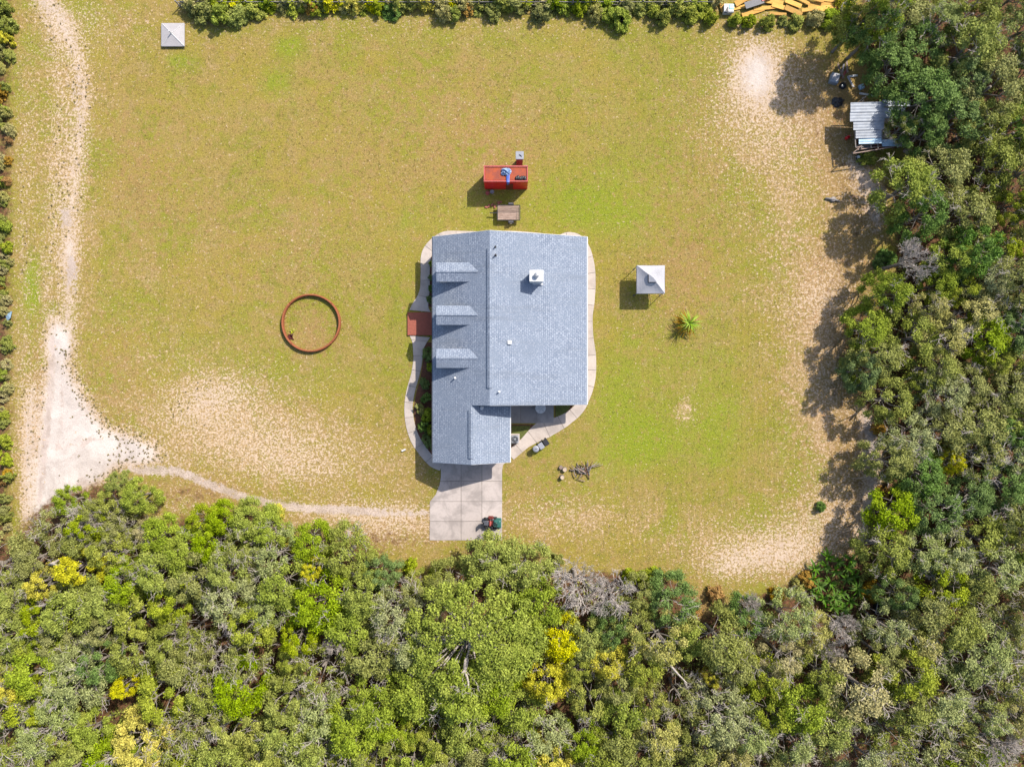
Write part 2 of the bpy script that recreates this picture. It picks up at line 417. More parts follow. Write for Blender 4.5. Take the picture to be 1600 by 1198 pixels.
    road += blobs(X, Y, [(130, 755, 12, 10, .8), (1345, 290, 30, 60, .35), (1358, 700, 24, 80, .4), (112, 425, 12, 34, .75), (105, 340, 14, 20, .5), (118, 130, 10, 60, .42), (82, 175, 10, 30, .3), (68, 5, 10, 20, .5), (128, 190, 8, 60, .35), (100, 300, 14, 60, .25), (85, 480, 10, 20, .4)])
    band = line_mask(X, Y, [(1250, 120), (1270, 190), (1320, 270), (1345, 330), (1330, 400), (1300, 460)], 34, 60) + line_mask(X, Y, [(1305, 530), (1315, 620), (1345, 700), (1335, 790), (1320, 850)], 34, 60)
    brown += .6 * band; road += .05 * band; dry += .12 * band; sand *= 1 - .45 * np.clip(band, 0, 1); sand += .4 * line_mask(X, Y, [(1330, 255), (1368, 300), (1372, 350)], 12, 26) + .34 * line_mask(X, Y, [(1352, 650), (1368, 710), (1366, 770), (1348, 840)], 12, 28); lush *= 1 - .8 * np.clip(band, 0, 1)
    litter = poly_mask(X, Y, FOREST, 40)
    litter = np.maximum(litter, np.clip(.44 * band + blobs(X, Y, [(300, 772, 80, 24, .48), (590, 842, 130, 26, .5), (860, 870, 90, 22, .44), (1090, 945, 50, 40, .5), (1240, 900, 70, 22, .36), (62, 650, 12, 110, .3)]), 0, .6))
    litter = np.maximum(litter, np.clip((22 - X) / 44 + .5, 0, 1) * .75 * (X > -60) * (Y > -60) * (Y < 900))
    litter = np.maximum(litter, np.clip((14 - Y) / 20 + .3, 0, 1) * (X > 270) * (X < 1400) * (Y > -40) * .45)
    return sand, dry, lush, brown, road, litter


def ground_mat():
    m, nt, b = new_mat('lawn_soil')
    pos = nt.nodes.new('ShaderNodeNewGeometry').outputs['Position']
    a1 = N(nt, 'ShaderNodeAttribute', attribute_name='turf'); a2 = N(nt, 'ShaderNodeAttribute', attribute_name='soil')
    s1 = nt.nodes.new('ShaderNodeSeparateColor'); nt.links.new(a1.outputs['Color'], s1.inputs[0])
    s2 = nt.nodes.new('ShaderNodeSeparateColor'); nt.links.new(a2.outputs['Color'], s2.inputs[0])
    sand, dry, lush = s1.outputs; brown, road, litter = s2.outputs
    nL = noise(nt, pos, .09, 5, .6, .6); nM = noise(nt, pos, .55, 5, .65, .3); nF = noise(nt, pos, 2.3, 6, .7); nG = noise(nt, pos, 7.5, 4, .75); nF2 = noise(nt, pos, 3.4, 5, .7, .2); nF3 = noise(nt, pos, 1.3, 6, .75)
    # mowing passes: faint alternate leaning of the blades along the drive lines
    sep = nt.nodes.new('ShaderNodeSeparateXYZ'); nt.links.new(pos, sep.inputs[0])
    st = mth(nt, 'SINE', mth(nt, 'ADD', mth(nt, 'MULTIPLY', sep.outputs[0], 11.0), mth(nt, 'MULTIPLY', nM, 5.0)))
    nP = noise(nt, pos, .28, 6, .7, .8); nQ = noise(nt, pos, 4.6, 5, .75)
    olive = mixc(nt, ramp(nt, nL, .42, .58), (.195, .155, .03), (.16, .156, .02))
    olive = mixc(nt, ramp(nt, nP, .4, .62), olive, (.21, .15, .048))
    olive = mixc(nt, mth(nt, 'MULTIPLY', ramp(nt, noise(nt, pos, .7, 6, .72, .5), .5, .66), .55), olive, (.115, .115, .016))
    olive = mixc(nt, mth(nt, 'MULTIPLY', ramp(nt, noise(nt, pos, .42, 6, .75, 1.2), .54, .66), .6), olive, (.235, .165, .08))
    east = ramp(nt, sep.outputs[0], 4.0, 14.0)
    olive = mixc(nt, mth(nt, 'MULTIPLY', mth(nt, 'ADD', st, 1.0), mth(nt, 'ADD', .02, mth(nt, 'MULTIPLY', east, .1))), olive, (.11, .122, .012))
    gfac = ramp(nt, mth(nt, 'ADD', mth(nt, 'MULTIPLY', lush, .62), mth(nt, 'ADD', mth(nt, 'MULTIPLY', nM, .5), mth(nt, 'MULTIPLY', nP, .5))), .52, .92)
    col = mixc(nt, gfac, olive, (.145, .17, .014))
    bf = ramp(nt, mth(nt, 'ADD', mth(nt, 'MULTIPLY', brown, .42), nF3), .5, .74)
    col = mixc(nt, mth(nt, 'MULTIPLY', bf, .85), col, (.215, .135, .055))
    col = mixc(nt, mth(nt, 'MULTIPLY', ramp(nt, mth(nt, 'ADD', mth(nt, 'ADD', dry, sand), mth(nt, 'MULTIPLY', mth(nt, 'SUBTRACT', nF3, .5), .9)), .15, .85), .68), col, mixc(nt, ramp(nt, nF, .35, .65), (.25, .16, .075), (.185, .13, .05)))
    # dry blades: pale flecks
    df = ramp(nt, mth(nt, 'ADD', mth(nt, 'MULTIPLY', dry, .4), mth(nt, 'ADD', mth(nt, 'MULTIPLY', nF, .6), mth(nt, 'MULTIPLY', nP, .4))), .57, .72)
    col = mixc(nt, mth(nt, 'MULTIPLY', df, .8), col, (.29, .195, .105))
    fl = ramp(nt, mth(nt, 'ADD', mth(nt, 'ADD', mth(nt, 'MULTIPLY', nQ, .6), mth(nt, 'MULTIPLY', nF, .4)), mth(nt, 'MULTIPLY', mth(nt, 'ADD', dry, sand), .2)), .585, .66)
    col = mixc(nt, mth(nt, 'MULTIPLY', fl, .85), col, (.4, .305, .22))
    gf = ramp(nt, nF2, .53, .64)
    col = mixc(nt, mth(nt, 'MULTIPLY', gf, .45), col, (.1, .08, .02))
    # bare sand showing between the tufts, solid where worn
    sf = ramp(nt, mth(nt, 'ADD', sand, mth(nt, 'MULTIPLY', mth(nt, 'SUBTRACT', mth(nt, 'ADD', mth(nt, 'MULTIPLY', nF, .5), mth(nt, 'ADD', mth(nt, 'MULTIPLY', nQ, .25), mth(nt, 'MULTIPLY', nF3, .25))), .5), 2.3)), .22, .78)
    sandc = mixc(nt, ramp(nt, nM, .35, .65), (.4, .315, .25), (.33, .255, .2))
    sandc = mixc(nt, ramp(nt, sand, .4, .95), sandc, mixc(nt, ramp(nt, nP, .35, .65), (.44, .395, .365), (.32, .28, .255)))
    col = mixc(nt, mth(nt, 'MULTIPLY', sf, .93), col, sandc)
    rf = ramp(nt, mth(nt, 'ADD', road, mth(nt, 'MULTIPLY', mth(nt, 'SUBTRACT', mth(nt, 'ADD', mth(nt, 'MULTIPLY', nF, .5), mth(nt, 'MULTIPLY', nF3, .5)), .5), 2.2)), .3, .66)
    col = mixc(nt, mth(nt, 'MULTIPLY', rf, .86), col, mixc(nt, ramp(nt, nM, .4, .6), (.36, .295, .26), (.28, .225, .19)))
    lc = mixc(nt, ramp(nt, nF, .4, .65), (.065, .032, .019), (.14, .07, .036))
    lc = mixc(nt, ramp(nt, nF2, .5, .62), lc, (.06, .06, .018))
    lf = ramp(nt, mth(nt, 'ADD', litter, mth(nt, 'MULTIPLY', mth(nt, 'SUBTRACT', nF3, .5), 1.3)), .35, .75)
    col = mixc(nt, lf, col, lc)
    # single blades and grains
    g = mth(nt, 'ADD', -.3, mth(nt, 'MULTIPLY', nG, 2.6))
    gm = nt.nodes.new('ShaderNodeCombineColor')
    for i in range(3): nt.links.new(g, gm.inputs[i])
    col = mixc(nt, mth(nt, 'SUBTRACT', .85, mth(nt, 'MULTIPLY', sf, .55)), col, gm.outputs[0], 'MULTIPLY')
    nt.links.new(col, b.inputs['Base Color']); b.inputs['Roughness'].default_value = .95; b.inputs['Specular IOR Level'].default_value = .1
    bump(nt, b, mth(nt, 'ADD', nF, mth(nt, 'MULTIPLY', nG, .6)), .55, .09)
    return m


def build_ground():
    ax, ay = axis(64, .45, 2500), axis(50, .45, 2500)
    XX, YY = np.meshgrid(ax, ay); nx, ny = len(ax), len(ay)
    ZZ = np.zeros_like(XX)
    co = np.stack([XX, YY, ZZ], -1).reshape(-1, 3)
    i = np.arange(nx * ny).reshape(ny, nx)
    q = np.stack([i[:-1, :-1], i[:-1, 1:], i[1:, 1:], i[1:, :-1]], -1).reshape(-1, 4)
    me = fast_mesh('lawn', co, q, ground_mat())
    px, py = PX(XX, YY)
    s, d, l, br, r, li = [a.reshape(-1) for a in masks(px, py)]
    for nm, ch in (('turf', (s, d, l)), ('soil', (br, r, li))):
        at = me.attributes.new(nm, 'FLOAT_COLOR', 'POINT')
        arr = np.ones((len(co), 4), np.float32)
        for k in range(3): arr[:, k] = np.clip(ch[k], 0, 1.2)
        at.data.foreach_set('color', arr.reshape(-1))
    return structure(link('lawn', me))


def fast_mesh(name, co, faces, mat):
    me = bpy.data.meshes.new(name); n, k = faces.shape
    me.vertices.add(len(co)); me.vertices.foreach_set('co', np.asarray(co, np.float32).reshape(-1))
    me.loops.add(n * k); me.loops.foreach_set('vertex_index', faces.astype(np.int32).reshape(-1))
    me.polygons.add(n); me.polygons.foreach_set('loop_start', np.arange(0, n * k, k, dtype=np.int32))
    me.update(calc_edges=True); me.validate()
    if mat: me.materials.append(mat)
    return me


build_ground()


# ---------------------------------------------------------------- paving: driveway, walkway, patio, porch, beds
def g2(pts, h=0.0): return [G(x, y, h) for x, y in pts]


def clip_poly(poly, x0, y0, x1, y1):
    def cut(P, f, inter):
        o = []
        for i in range(len(P)):
            a, b2 = P[i], P[(i + 1) % len(P)]
            if f(a): o.append(a)
            if f(a) != f(b2): o.append(inter(a, b2))
        return o
    def ix(v): return lambda a, c: (v, a[1] + (c[1] - a[1]) * (v - a[0]) / (c[0] - a[0]))
    def iy(v): return lambda a, c: (a[0] + (c[0] - a[0]) * (v - a[1]) / (c[1] - a[1]), v)
    for f, it in ((lambda p: p[0] >= x0, ix(x0)), (lambda p: p[0] <= x1, ix(x1)), (lambda p: p[1] >= y0, iy(y0)), (lambda p: p[1] <= y1, iy(y1))):
        poly = cut(poly, f, it)
        if len(poly) < 3: return []
    return poly


DRIVE = [(689, 690), (689, 745), (687, 757), (681, 772), (672, 783), (671.5, 843.5), (784.5, 843.5), (784.5, 735), (786, 726), (792, 720), (792, 690)]
dv = structure(MB().prism(g2(DRIVE), -.1, .012).build('driveway', M['joint']))
ys = [690, 751.5, 783, 814, 844.5]; xs = [660, 720.5, 753, 796]
for a, b_ in zip(ys[:-1], ys[1:]):
    for c, d in zip(xs[:-1], xs[1:]):
        p = clip_poly(DRIVE, c + .35, a + .35, d - .35, b_ - .35)
        if len(p) > 2: MB().prism(g2(p), -.1, .05 + rnd.uniform(0, .008)).build('slab', M['concrete'], dv)


def strip_slabs(name, cl, widths, mat, z=.05, step=23, parent=None):
    """a curved concrete walk poured in bays"""
    pts = [Vector((*p, 0)) for p in cl]
    dense, w = [], []
    for i in range(len(pts) - 1):
        p0 = pts[max(i - 1, 0)]; p1, p2 = pts[i], pts[i + 1]; p3 = pts[min(i + 2, len(pts) - 1)]
        for k in range(8):
            t = k / 8
            dense.append(.5 * ((2 * p1) + (p2 - p0) * t + (2 * p0 - 5 * p1 + 4 * p2 - p3) * t * t + (3 * p1 - p0 - 3 * p2 + p3) * t ** 3)); w.append(widths[i] * (1 - t) + widths[i + 1] * t)
    dense.append(pts[-1]); w.append(widths[-1])
    L, R = [], []
    for i, p in enumerate(dense):
        d = (dense[min(i + 1, len(dense) - 1)] - dense[max(i - 1, 0)]).normalized(); n = Vector((-d.y, d.x, 0))
        L.append(p + n * w[i] / 2); R.append(p - n * w[i] / 2)
    base = MB()
    for i in range(len(L) - 1):
        base.prism(g2([(L[i].x, L[i].y), (L[i + 1].x, L[i + 1].y), (R[i + 1].x, R[i + 1].y), (R[i].x, R[i].y)]), -.1, .01)
    o = structure(base.build(name, M['joint'])) if parent is None else parent
    seg, acc = [0], 0
    for i in range(1, len(dense)):
        acc += (dense[i] - dense[i - 1]).length
        if acc > step or i == len(dense) - 1: seg.append(i); acc = 0
    for a, b2 in zip(seg[:-1], seg[1:]):
        def sh(P, i, j): return P[i] + (P[j] - P[i]).normalized() * .28
        l = [sh(L, a, a + 1)] + L[a + 1:b2] + [sh(L, b2, b2 - 1)]; r = [sh(R, a, a + 1)] + R[a + 1:b2] + [sh(R, b2, b2 - 1)]
        MB().prism(g2([(p.x, p.y) for p in l] + [(p.x, p.y) for p in reversed(r)]), -.1, z + rnd.uniform(0, .006)).build('slab', mat, o)
    return o


strip_slabs('walkway', [(690, 729), (676, 722), (662, 706), (649, 686), (641, 662), (638.5, 635), (642, 610), (649, 585), (653, 562), (653, 546), (655, 535), (656, 525.5)], [13, 14, 15, 15, 14, 13, 13, 13, 14, 15, 22, 33], M['path'])
strip_slabs('walkway', [(656, 486), (657, 478), (661, 465), (664, 450), (664.5, 425), (666, 400), (676, 384), (695, 372), (720, 371), (760, 372), (800, 371), (840, 373), (870, 376), (888, 371), (903, 376), (913, 392), (920, 415), (923.5, 440), (922, 470), (919, 495), (920, 525), (924, 555), (924, 585), (919, 608), (911, 627)], [34, 26, 18, 15, 14, 16, 18, 20, 20, 20, 20, 18, 16, 16, 18, 20, 18, 14, 14, 14, 14, 14, 14, 15, 16], M['path'])
strip_slabs('walkway', [(911, 628.5), (902, 641), (889, 652), (872, 662), (853, 669), (838, 678), (820, 692), (797, 712)], [16, 17, 18, 22, 30, 26, 17, 16], M['path'])
pt = structure(MB().prism(g2([(798, 600), (865, 600), (865, 661), (798, 661)]), -.1, .015).build('patio', M['joint']))
for a, b_ in ((600, 631), (631, 661)):
    for c, d in ((798, 813), (813, 839), (839, 865)):
        MB().prism(g2([(c + .25, a + .25), (d - .25, a + .25), (d - .25, b_ - .25), (c + .25, b_ - .25)]), -.1, .056).build('slab', M['patio'], pt)
pr = structure(MB().box((*G(657, 506), .09), (2.5, 2.38, .2), bev=.02).build('brick_porch', M['brickred']))
MB().box((*G(638.2, 506), .1), (.12, 2.42, .23)).build('brick_edging', M['brickred'], pr)
structure(MB().prism(g2([(662, 535), (684, 535), (684, 716), (668, 706), (657, 690), (649, 665), (646, 640), (650, 615), (657, 590), (661, 565)]), -.05, .03).build('mulch_bed', M['mulch']))
structure(MB().prism(g2([(672, 395), (684, 395), (684, 484), (668, 478)]), -.05, .03).build('mulch_bed', M['mulch']))
structure(MB().prism(g2([(796, 663), (834, 663), (830, 676), (820, 688), (808, 698), (796, 704)]), -.05, .02).build('mulch_bed', M['mulch']))
GRASSM = simple('bed_grass', (.1, .115, .025), .95, var=.5, scale=6, bmp=.5)  # darker olive green for the small grass beds, mottled at random
structure(MB().prism(g2([(799, 665), (829, 665), (825, 675), (816, 684), (806, 692), (799, 695)]), -.05, .034).build('grass_bed', GRASSM))
structure(MB().prism(g2([(867, 622), (896, 622), (893, 640), (884, 650), (867, 657)]), -.05, .02).build('mulch_bed', M['mulch']))
structure(MB().prism(g2([(868, 622), (893, 622), (890, 638), (881, 647), (868, 653)]), -.05, .034).build('grass_bed', GRASSM))

# ---------------------------------------------------------------- house
ZE, SL = 3.1, .503
XW, XE, YN, YS, YM = -7.91, 7.46, 14.61, -7.85, -2.1
XR, ZR = -2.14, 3.1 + .503 * 5.77
XG = -3.97; ZG = ZE + SL * (XG - XW)
XGE = -.19; SE_ = (ZR - ZE) / (XE - XR)
house = thing('house', 'large house with blue grey shingle roof, three dormers and attached garage', 'house', (0, 0, 0))
zw = lambda x: ZE + SL * (x - XW)
ze = lambda x: ZR - SE_ * (x - XR)
roof = MB()
roof.slab([(XW, YS, ZE), (XG, YS, ZG), (XG, YM, ZG), (XR, YM, ZR), (XR, YN, ZR), (XW, YN, ZE)], .2)
roof.slab([(XR, YM, ZR), (XE, YM, ZE), (XE, YN, ZE), (XR, YN, ZR)], .2)
roof.slab([(XG, YS, ZG), (XGE, YS, ZE), (XGE, YM + .3, ZE), (XG, YM + .3, ZG)], .2)
roof = roof.build('roof', M['shingle'], house)
wall = MB()
wl_ = .45
def gable_wall(y, pts): wall.add([(x, y, 0) for x, z in pts] + [(x, y, z) for x, z in pts], [(i, i + 1, len(pts) + i + 1, len(pts) + i) for i in range(len(pts) - 1)])
x0, x1, xg1 = XW + wl_, XE - wl_, XGE - wl_
T = .22
gable_wall(YN - .5, [(x0, zw(x0) - T), (XR, ZR - T), (x1, ze(x1) - T)])
gable_wall(YS + .5, [(x0, zw(x0) - T), (XG, ZG - T), (xg1, ZE + .524 * wl_ - T)])
gable_wall(YM + .35, [(XG, ZG - T), (XR, ZR - T), (x1, ze(x1) - T)])
wall.add([(x0, YS + .5, 0), (x0, YN - .5, 0), (x0, YN - .5, zw(x0) - T), (x0, YS + .5, zw(x0) - T)], [(0, 1, 2, 3)])
wall.add([(x1, YM + .35, 0), (x1, YN - .5, 0), (x1, YN - .5, ze(x1) - T), (x1, YM + .35, ze(x1) - T)], [(0, 1, 2, 3)])
wall.add([(xg1, YS + .5, 0), (xg1, YM + .35, 0), (xg1, YM + .35, ZE), (xg1, YS + .5, ZE)], [(0, 1, 2, 3)])
wall.build('wall', M['siding'], house)
# ridge vents, standing proud of the shingles
def ridge(x, z, ya, yb, w=.26):
    n = 14
    mb = MB()
    for i in range(n):
        a = ya + (yb - ya) * i / n; c = ya + (yb - ya) * (i + 1) / n
        mb.add([(x - w, a, z - .06), (x, a, z + .1), (x + w, a, z + .0), (x - w, c - .02, z - .06), (x, c - .02, z + .1), (x + w, c - .02, z + .0), (x - w, a, z - .16), (x + w, a, z - .12), (x - w, c - .02, z - .16), (x + w, c - .02, z - .12)],
               [(0, 1, 4, 3), (1, 2, 5, 4), (0, 3, 8, 6), (2, 7, 9, 5), (0, 6, 7, 2, 1), (3, 4, 5, 9, 8)])
    mb.build('ridge_vent', M['shingle'], roof)
ridge(XR, ZR + .03, G(0, 606, ZR)[1], G(0, 388, ZR)[1])
ridge(XG, ZG + .03, G(0, 716, ZG)[1], G(0, 641, ZG)[1])
# gutters and fascias
for nm, (a, b2) in {'gutter': ((XE + .07, YM, ), (XE + .07, YN))}.items():
    MB().box((XE + .055, (YM + YN) / 2, ZE - .09), (.1, YN - YM, .13)).build('gutter', M['white'], house)
MB().box((XW - .045, (YS + YN) / 2, ZE - .09), (.08, YN - YS, .1)).build('gutter', M['darkplastic'], house)
MB().box((XGE + .045, (YS + YM) / 2, ZE - .09), (.08, YM - YS - .02, .13)).build('gutter', M['white'], house)
for p, q_ in (((XR, YN + .015, ZR - .13), (XE, YN + .015, ZE - .13)), ((XR, YM - .015, ZR - .13), (XE, YM - .015, ZE - .13)), ((XR, YN + .015, ZR - .13), (XW, YN + .015, ZE - .13)), ((XG, YS - .015, ZG - .13), (XW, YS - .015, ZE - .13)), ((XG, YS - .015, ZG - .13), (XGE, YS - .015, ZE - .13))):
    MB().bar(p, q_, .03, .18).build('fascia', M['white'], house)
# dormers on the west slope
for yc in (10.79, 6.61, 2.44):
    d = MB(); hw = .93; ze_, zr_ = 5.0, 5.44; xf = -7.32
    xb = XW + (zr_ - ZE) / SL; xe = XW + (ze_ - ZE) / SL
    d.slab([(xf, yc, zr_), (xf, yc - hw, ze_), (xe, yc - hw, ze_), (xb, yc, zr_)], .12)
    d.slab([(xf, yc + hw, ze_), (xf, yc, zr_), (xb, yc, zr_), (xe, yc + hw, ze_)], .12)
    D = link('dormer', d.mesh('dormer', M['shingle']), house)
    w = MB(); xq = -7.1; zb = zw(xq) - .05; hw2 = hw - .12
    w.add([(xq, yc - hw2, zb), (xq, yc + hw2, zb), (xq, yc + hw2, ze_ - .06), (xq, yc, zr_ - .16), (xq, yc - hw2, ze_ - .06)], [(0, 4, 3, 2, 1)])
    for sg in (-1, 1):
        w.add([(xq, yc + sg * hw2, zb), (xq, yc + sg * hw2, ze_ - .08), (xe - .15, yc + sg * hw2, ze_ - .08)], [(0, 1, 2)])
    w.build('dormer_wall', M['siding'], D)
    MB().box((xq - .03, yc, 4.35), (.06, 1.0, 1.1)).build('window_frame', M['white'], D)
    MB().box((xq - .065, yc, 4.35), (.02, .82, .92)).build('pane', M['glass'], D)
    MB().bar((xf, yc, zr_ + .012), (xb - .05, yc, zr_ + .012), .16, .04).build('ridge_cap', M['shingle'], D)
# chimney on the east slope
ch = MB().box((2.32, 10.22, 5.32), (1.22, .98, 1.95), bev=.03).build('chimney', M['white'], house)
MB().box((2.32, 10.22, 6.33), (1.34, 1.1, .07), bev=.02).build('chimney_cap', M['white'], ch)
MB().lathe([(.17, 0), (.17, .22), (.26, .24), (.26, .3), (.1, .38)], 16, (2.32, 10.22, 6.36)).build('flue', M['steel'], ch)
MB().box((2.32, 9.66, 4.72), (1.4, .12, .06)).build('flashing', M['white'], ch)
# plumbing vents
def vent(px, py, h=.35, r=.06, mat='black', side='e'):
    x, y = G(px, py, 5.0)
    for _ in range(4):
        z = ze(x) if side == 'e' else (zw(x) if side == 'w' else ZE + .524 * (XGE - x)); x, y = G(px, py, z)
    v = MB().lathe([(r * 1.7, -.1), (r * 1.7, .05), (r, .07), (r, h)], 12, (x, y, z)).build('vent_pipe', M[mat], roof)
    return v
vent(774, 386, .4); vent(774.5, 399, .5, .07); vent(711, 590.5, .4, .07, 'white', 'w'); vent(780, 612, .45, .07, 'white'); vent(752.5, 637, .3, .12, 'white', 'g')
x, y = G(796, 535, 5.6); MB().box((x, y, ze(x) + .1), (.42, .4, .2), bev=.05).build('roof_vent', M['white'], roof)
# doors, windows and garage door under the eaves
gd = MB()
for k in range(4): gd.box((-3.9, YS + .47, .35 + k * .56), (4.9, .06, .54), bev=.01)
gd.build('garage_door', M['white'], house)
def window(x, y, ns, w=1.3, h=1.4, z=1.6):
    f = MB().box((x, y, z), ((w, .08, h) if ns else (.08, w, h))).build('window', M['white'], house)
    MB().box((x, y, z), ((w - .16, .1, h - .16) if ns else (.1, w - .16, h - .16))).build('pane', M['glass'], f)
for y in (12.3, 9.0, .2, -3.5): window(x0, y, False)
for y in (12.0, 8.0, 4.0, .8): window(x1, y, False)
for x in (-5.2, 1.5, 4.5): window(x, YN - .5, True)
for x in (4.8,): window(x, YM + .35, True)
dr = MB().box((x0 - .02, 6.2, 1.2), (.1, 1.1, 2.15)).build('door', M['darkred'], house); MB().blob((x0 - .1, 5.8, 1.1), (.05, .05, .05)).build('handle', M['steel'], dr)
dr = MB().box((2.2, YM + .33, 1.15), (1.9, .1, 2.1)).build('door', M['glass'], house); MB().box((2.2, YM + .26, 1.1), (.04, .05, .3)).build('handle', M['steel'], dr)
for k, x in enumerate((1.1, 3.9, 6.9)): pass

# ---------------------------------------------------------------- yard things
# pop-up canopy
cx, cy = G(1017, 436.5, 2.1)
t = thing('canopy', 'pale grey square pop up canopy standing on the lawn east of the house', 'canopy', (cx, cy, 0))
hw, zt, za = 1.42, 2.1, 3.15
cm = MB(); n = 6
for k in range(4):
    A = Vector((hw, hw, zt)); B = Vector((-hw, hw, zt)); C_ = Vector((0, 0, za)); rot = Matrix.Rotation(k * math.pi / 2, 4, 'Z'); vs = []; fc = []
    for i in range(n + 1):
        for j in range(n + 1):
            e = A.lerp(B, j / n); p = e.lerp(C_, i / n); s_ = math.sin(math.pi * j / n) * math.sin(math.pi * min(1, i / n + .12)) * .1; p.z -= s_; vs.append(rot @ p)
    for i in range(n):
        for j in range(n): fc.append((i * (n + 1) + j, i * (n + 1) + j + 1, (i + 1) * (n + 1) + j + 1, (i + 1) * (n + 1) + j))
    cm.add(vs, fc)
cv = cm.build('cover', M['fabric'], t)
va = MB()
for k in range(4):
    rot = Matrix.Rotation(k * math.pi / 2, 4, 'Z')
    va.add([rot @ Vector(p) for p in ((hw, hw, zt), (-hw, hw, zt), (-hw - .02, hw + .02, zt - .24), (hw + .02, hw + .02, zt - .24))], [(0, 1, 2, 3)])
va.build('valance', M['fabric'], t)
gp = MB()
for a, b2 in (((-.43, -.43), (-.43, .4)), ((-.43, -.43), (.4, -.43))):
    gp.bar((a[0], a[1], za - .27), (b2[0], b2[1], za - .27), .07, .04)
gp.build('vent_gap_shade', M['tentdark'], t)  # dark bars draw the vent cap's shadow along the gap, south and west sides
vt = MB(); q = .4
vt.add([(q, q, za - .12), (-q, q, za - .12), (-q, -q, za - .12), (q, -q, za - .12), (0, 0, za + .13)], [(0, 1, 4), (1, 2, 4), (2, 3, 4), (3, 0, 4)])
vt.build('vent_cap', M['fabric'], t)
for sx, sy in ((1, 1), (1, -1), (-1, 1), (-1, -1)):
    l = MB().box((sx * (hw - .06), sy * (hw - .06), 1.05), (.05, .05, 2.1)); l.box((sx * (hw - .06), sy * (hw - .06), .01), (.14, .14, .02)); l.build('leg', M['darkplastic'], t)
tr = MB()
for k in range(4):
    rot = Matrix.Rotation(k * math.pi / 2, 4, 'Z')
    for s_ in (1, -1):
        tr.bar(rot @ Vector((-hw, hw - .06, zt - .5 + s_ * .2)), rot @ Vector((hw, hw - .06, zt - .5 - s_ * .2)), .025, .025)
tr.build('truss', M['steel'], t)

# low hipped well cover near the sandy track
cx, cy = G(270, 54.5, .3)
t = thing('well_cover', 'low pale square cover with a shallow hipped top beside the top hedge', 'cover', (cx, cy, 0))
hw = 1.2; ax_, ay_ = .05, -.05; za = .62
MB().add([(hw, hw, .3), (-hw, hw, .3), (-hw, -hw, .3), (hw, -hw, .3), (0, 0, za)] + [(hw, hw, .18), (-hw, hw, .18), (-hw, -hw, .18), (hw, -hw, .18)], [(0, 1, 4), (1, 2, 4), (2, 3, 4), (3, 0, 4), (1, 0, 5, 6), (2, 1, 6, 7), (3, 2, 7, 8), (0, 3, 8, 5)]).build('lid', M['shadecloth'], t)
MB().box((0, 0, .1), (2.2, 2.2, .2)).build('base', M['patio'], t)
for sx, sy, r in ((1, -1, .035), (1, 1, .02), (-1, 1, .02), (-1, -1, .02)):
    MB().tube([(0, 0, za + .02), (sx * (hw - .03), sy * (hw - .03), .32)], r, 6).build('hip_cap', M['white'], t)
MB().tube([(0, 0, za - .05), (0, 0, za + .5)], .06, 10).build('finial', M['white'], t)

# rusty ring on the west lawn with a dark clump inside
cx, cy = G(485.5, 504.5, .35)
t = thing('steel_ring', 'large rusty steel ring standing on the west lawn', 'ring', (cx, cy, 0))
mb = MB(); n = 72; ro, ri, hh = 3.06, 2.86, .42
vs, fc = [], []
for k in range(n):
    a = 2 * math.pi * k / n; j = 1 + .006 * math.sin(3 * a + 1)
    for r, z in ((ri, -.02), (ri, hh), (ro, hh), (ro, -.02)): vs.append((r * j * math.cos(a), r * j * math.sin(a) * .985, z))
for k in range(n):
    m2 = (k + 1) % n
    for i in range(4): fc.append((k * 4 + i, k * 4 + (i + 1) % 4, m2 * 4 + (i + 1) % 4, m2 * 4 + i))
mb.add(vs, fc).build('ring_wall', M['rust'], t)
lip = MB()
pts = [(2.96 * math.cos(a) * (1 + .006 * math.sin(3 * a + 1)), 2.96 * .985 * math.sin(a) * (1 + .006 * math.sin(3 * a + 1)), hh + .01) for a in np.linspace(0, 2 * math.pi, 73)]
lip.tube(pts, .085, 8).build('rolled_lip', M['rust'], t)
M['maroon'] = leaf_mat('maroon_leaf', (.06, .012, .014), (.04, .01, .012), .1)


def blade_plant(name, label, cat, loc, n, L, w, mat, tilt=(.2, 1.2), z0=0.0, group=None, parts='leaf', sub=None):
    t = thing(name, label, cat, loc, 0, group); r2 = random.Random(int(loc[0] * 100) + n)
    for k in range(n):
        a = k * 2.4 + r2.uniform(-.3, .3); ti = r2.uniform(*tilt); l = L * r2.uniform(.75, 1.1)
        mb = MB(); vs = []; m_ = 5
        for i in range(m_ + 1):
            s_ = i / m_; rr = l * s_ * math.sin(min(1.5, ti * (.5 + .7 * s_))); zz = z0 + l * s_ * math.cos(min(2.2, ti * (.5 + .9 * s_)))
            ww = w * math.sin(math.pi * (.15 + .85 * s_)) if i < m_ else .005
            for sg in (-1, 0, 1): vs.append((rr * math.cos(a) - sg * ww * math.sin(a), rr * math.sin(a) + sg * ww * math.cos(a), zz - (0 if sg == 0 else -ww * .35)))
        fc = []
        for i in range(m_):
            for j in range(2): fc.append((i * 3 + j, i * 3 + j + 1, (i + 1) * 3 + j + 1, (i + 1) * 3 + j))
        mb.add(vs, fc).build(parts, mat, t)
    return t


blade_plant('plant', 'small dark maroon spiky plant inside the rusty ring at its lower left', 'plant', (*G(455, 526), 0), 9, .55, .09, M['maroon'], (.5, 1.3))
M['yellowweed'] = leaf_mat('yellow_weed', (.3, .27, .02), (.22, .24, .03))
blade_plant('weed', 'yellow weed growing inside the rusty ring above the maroon plant', 'weed', (*G(457, 517), 0), 10, .4, .06, M['yellowweed'], (.6, 1.4))

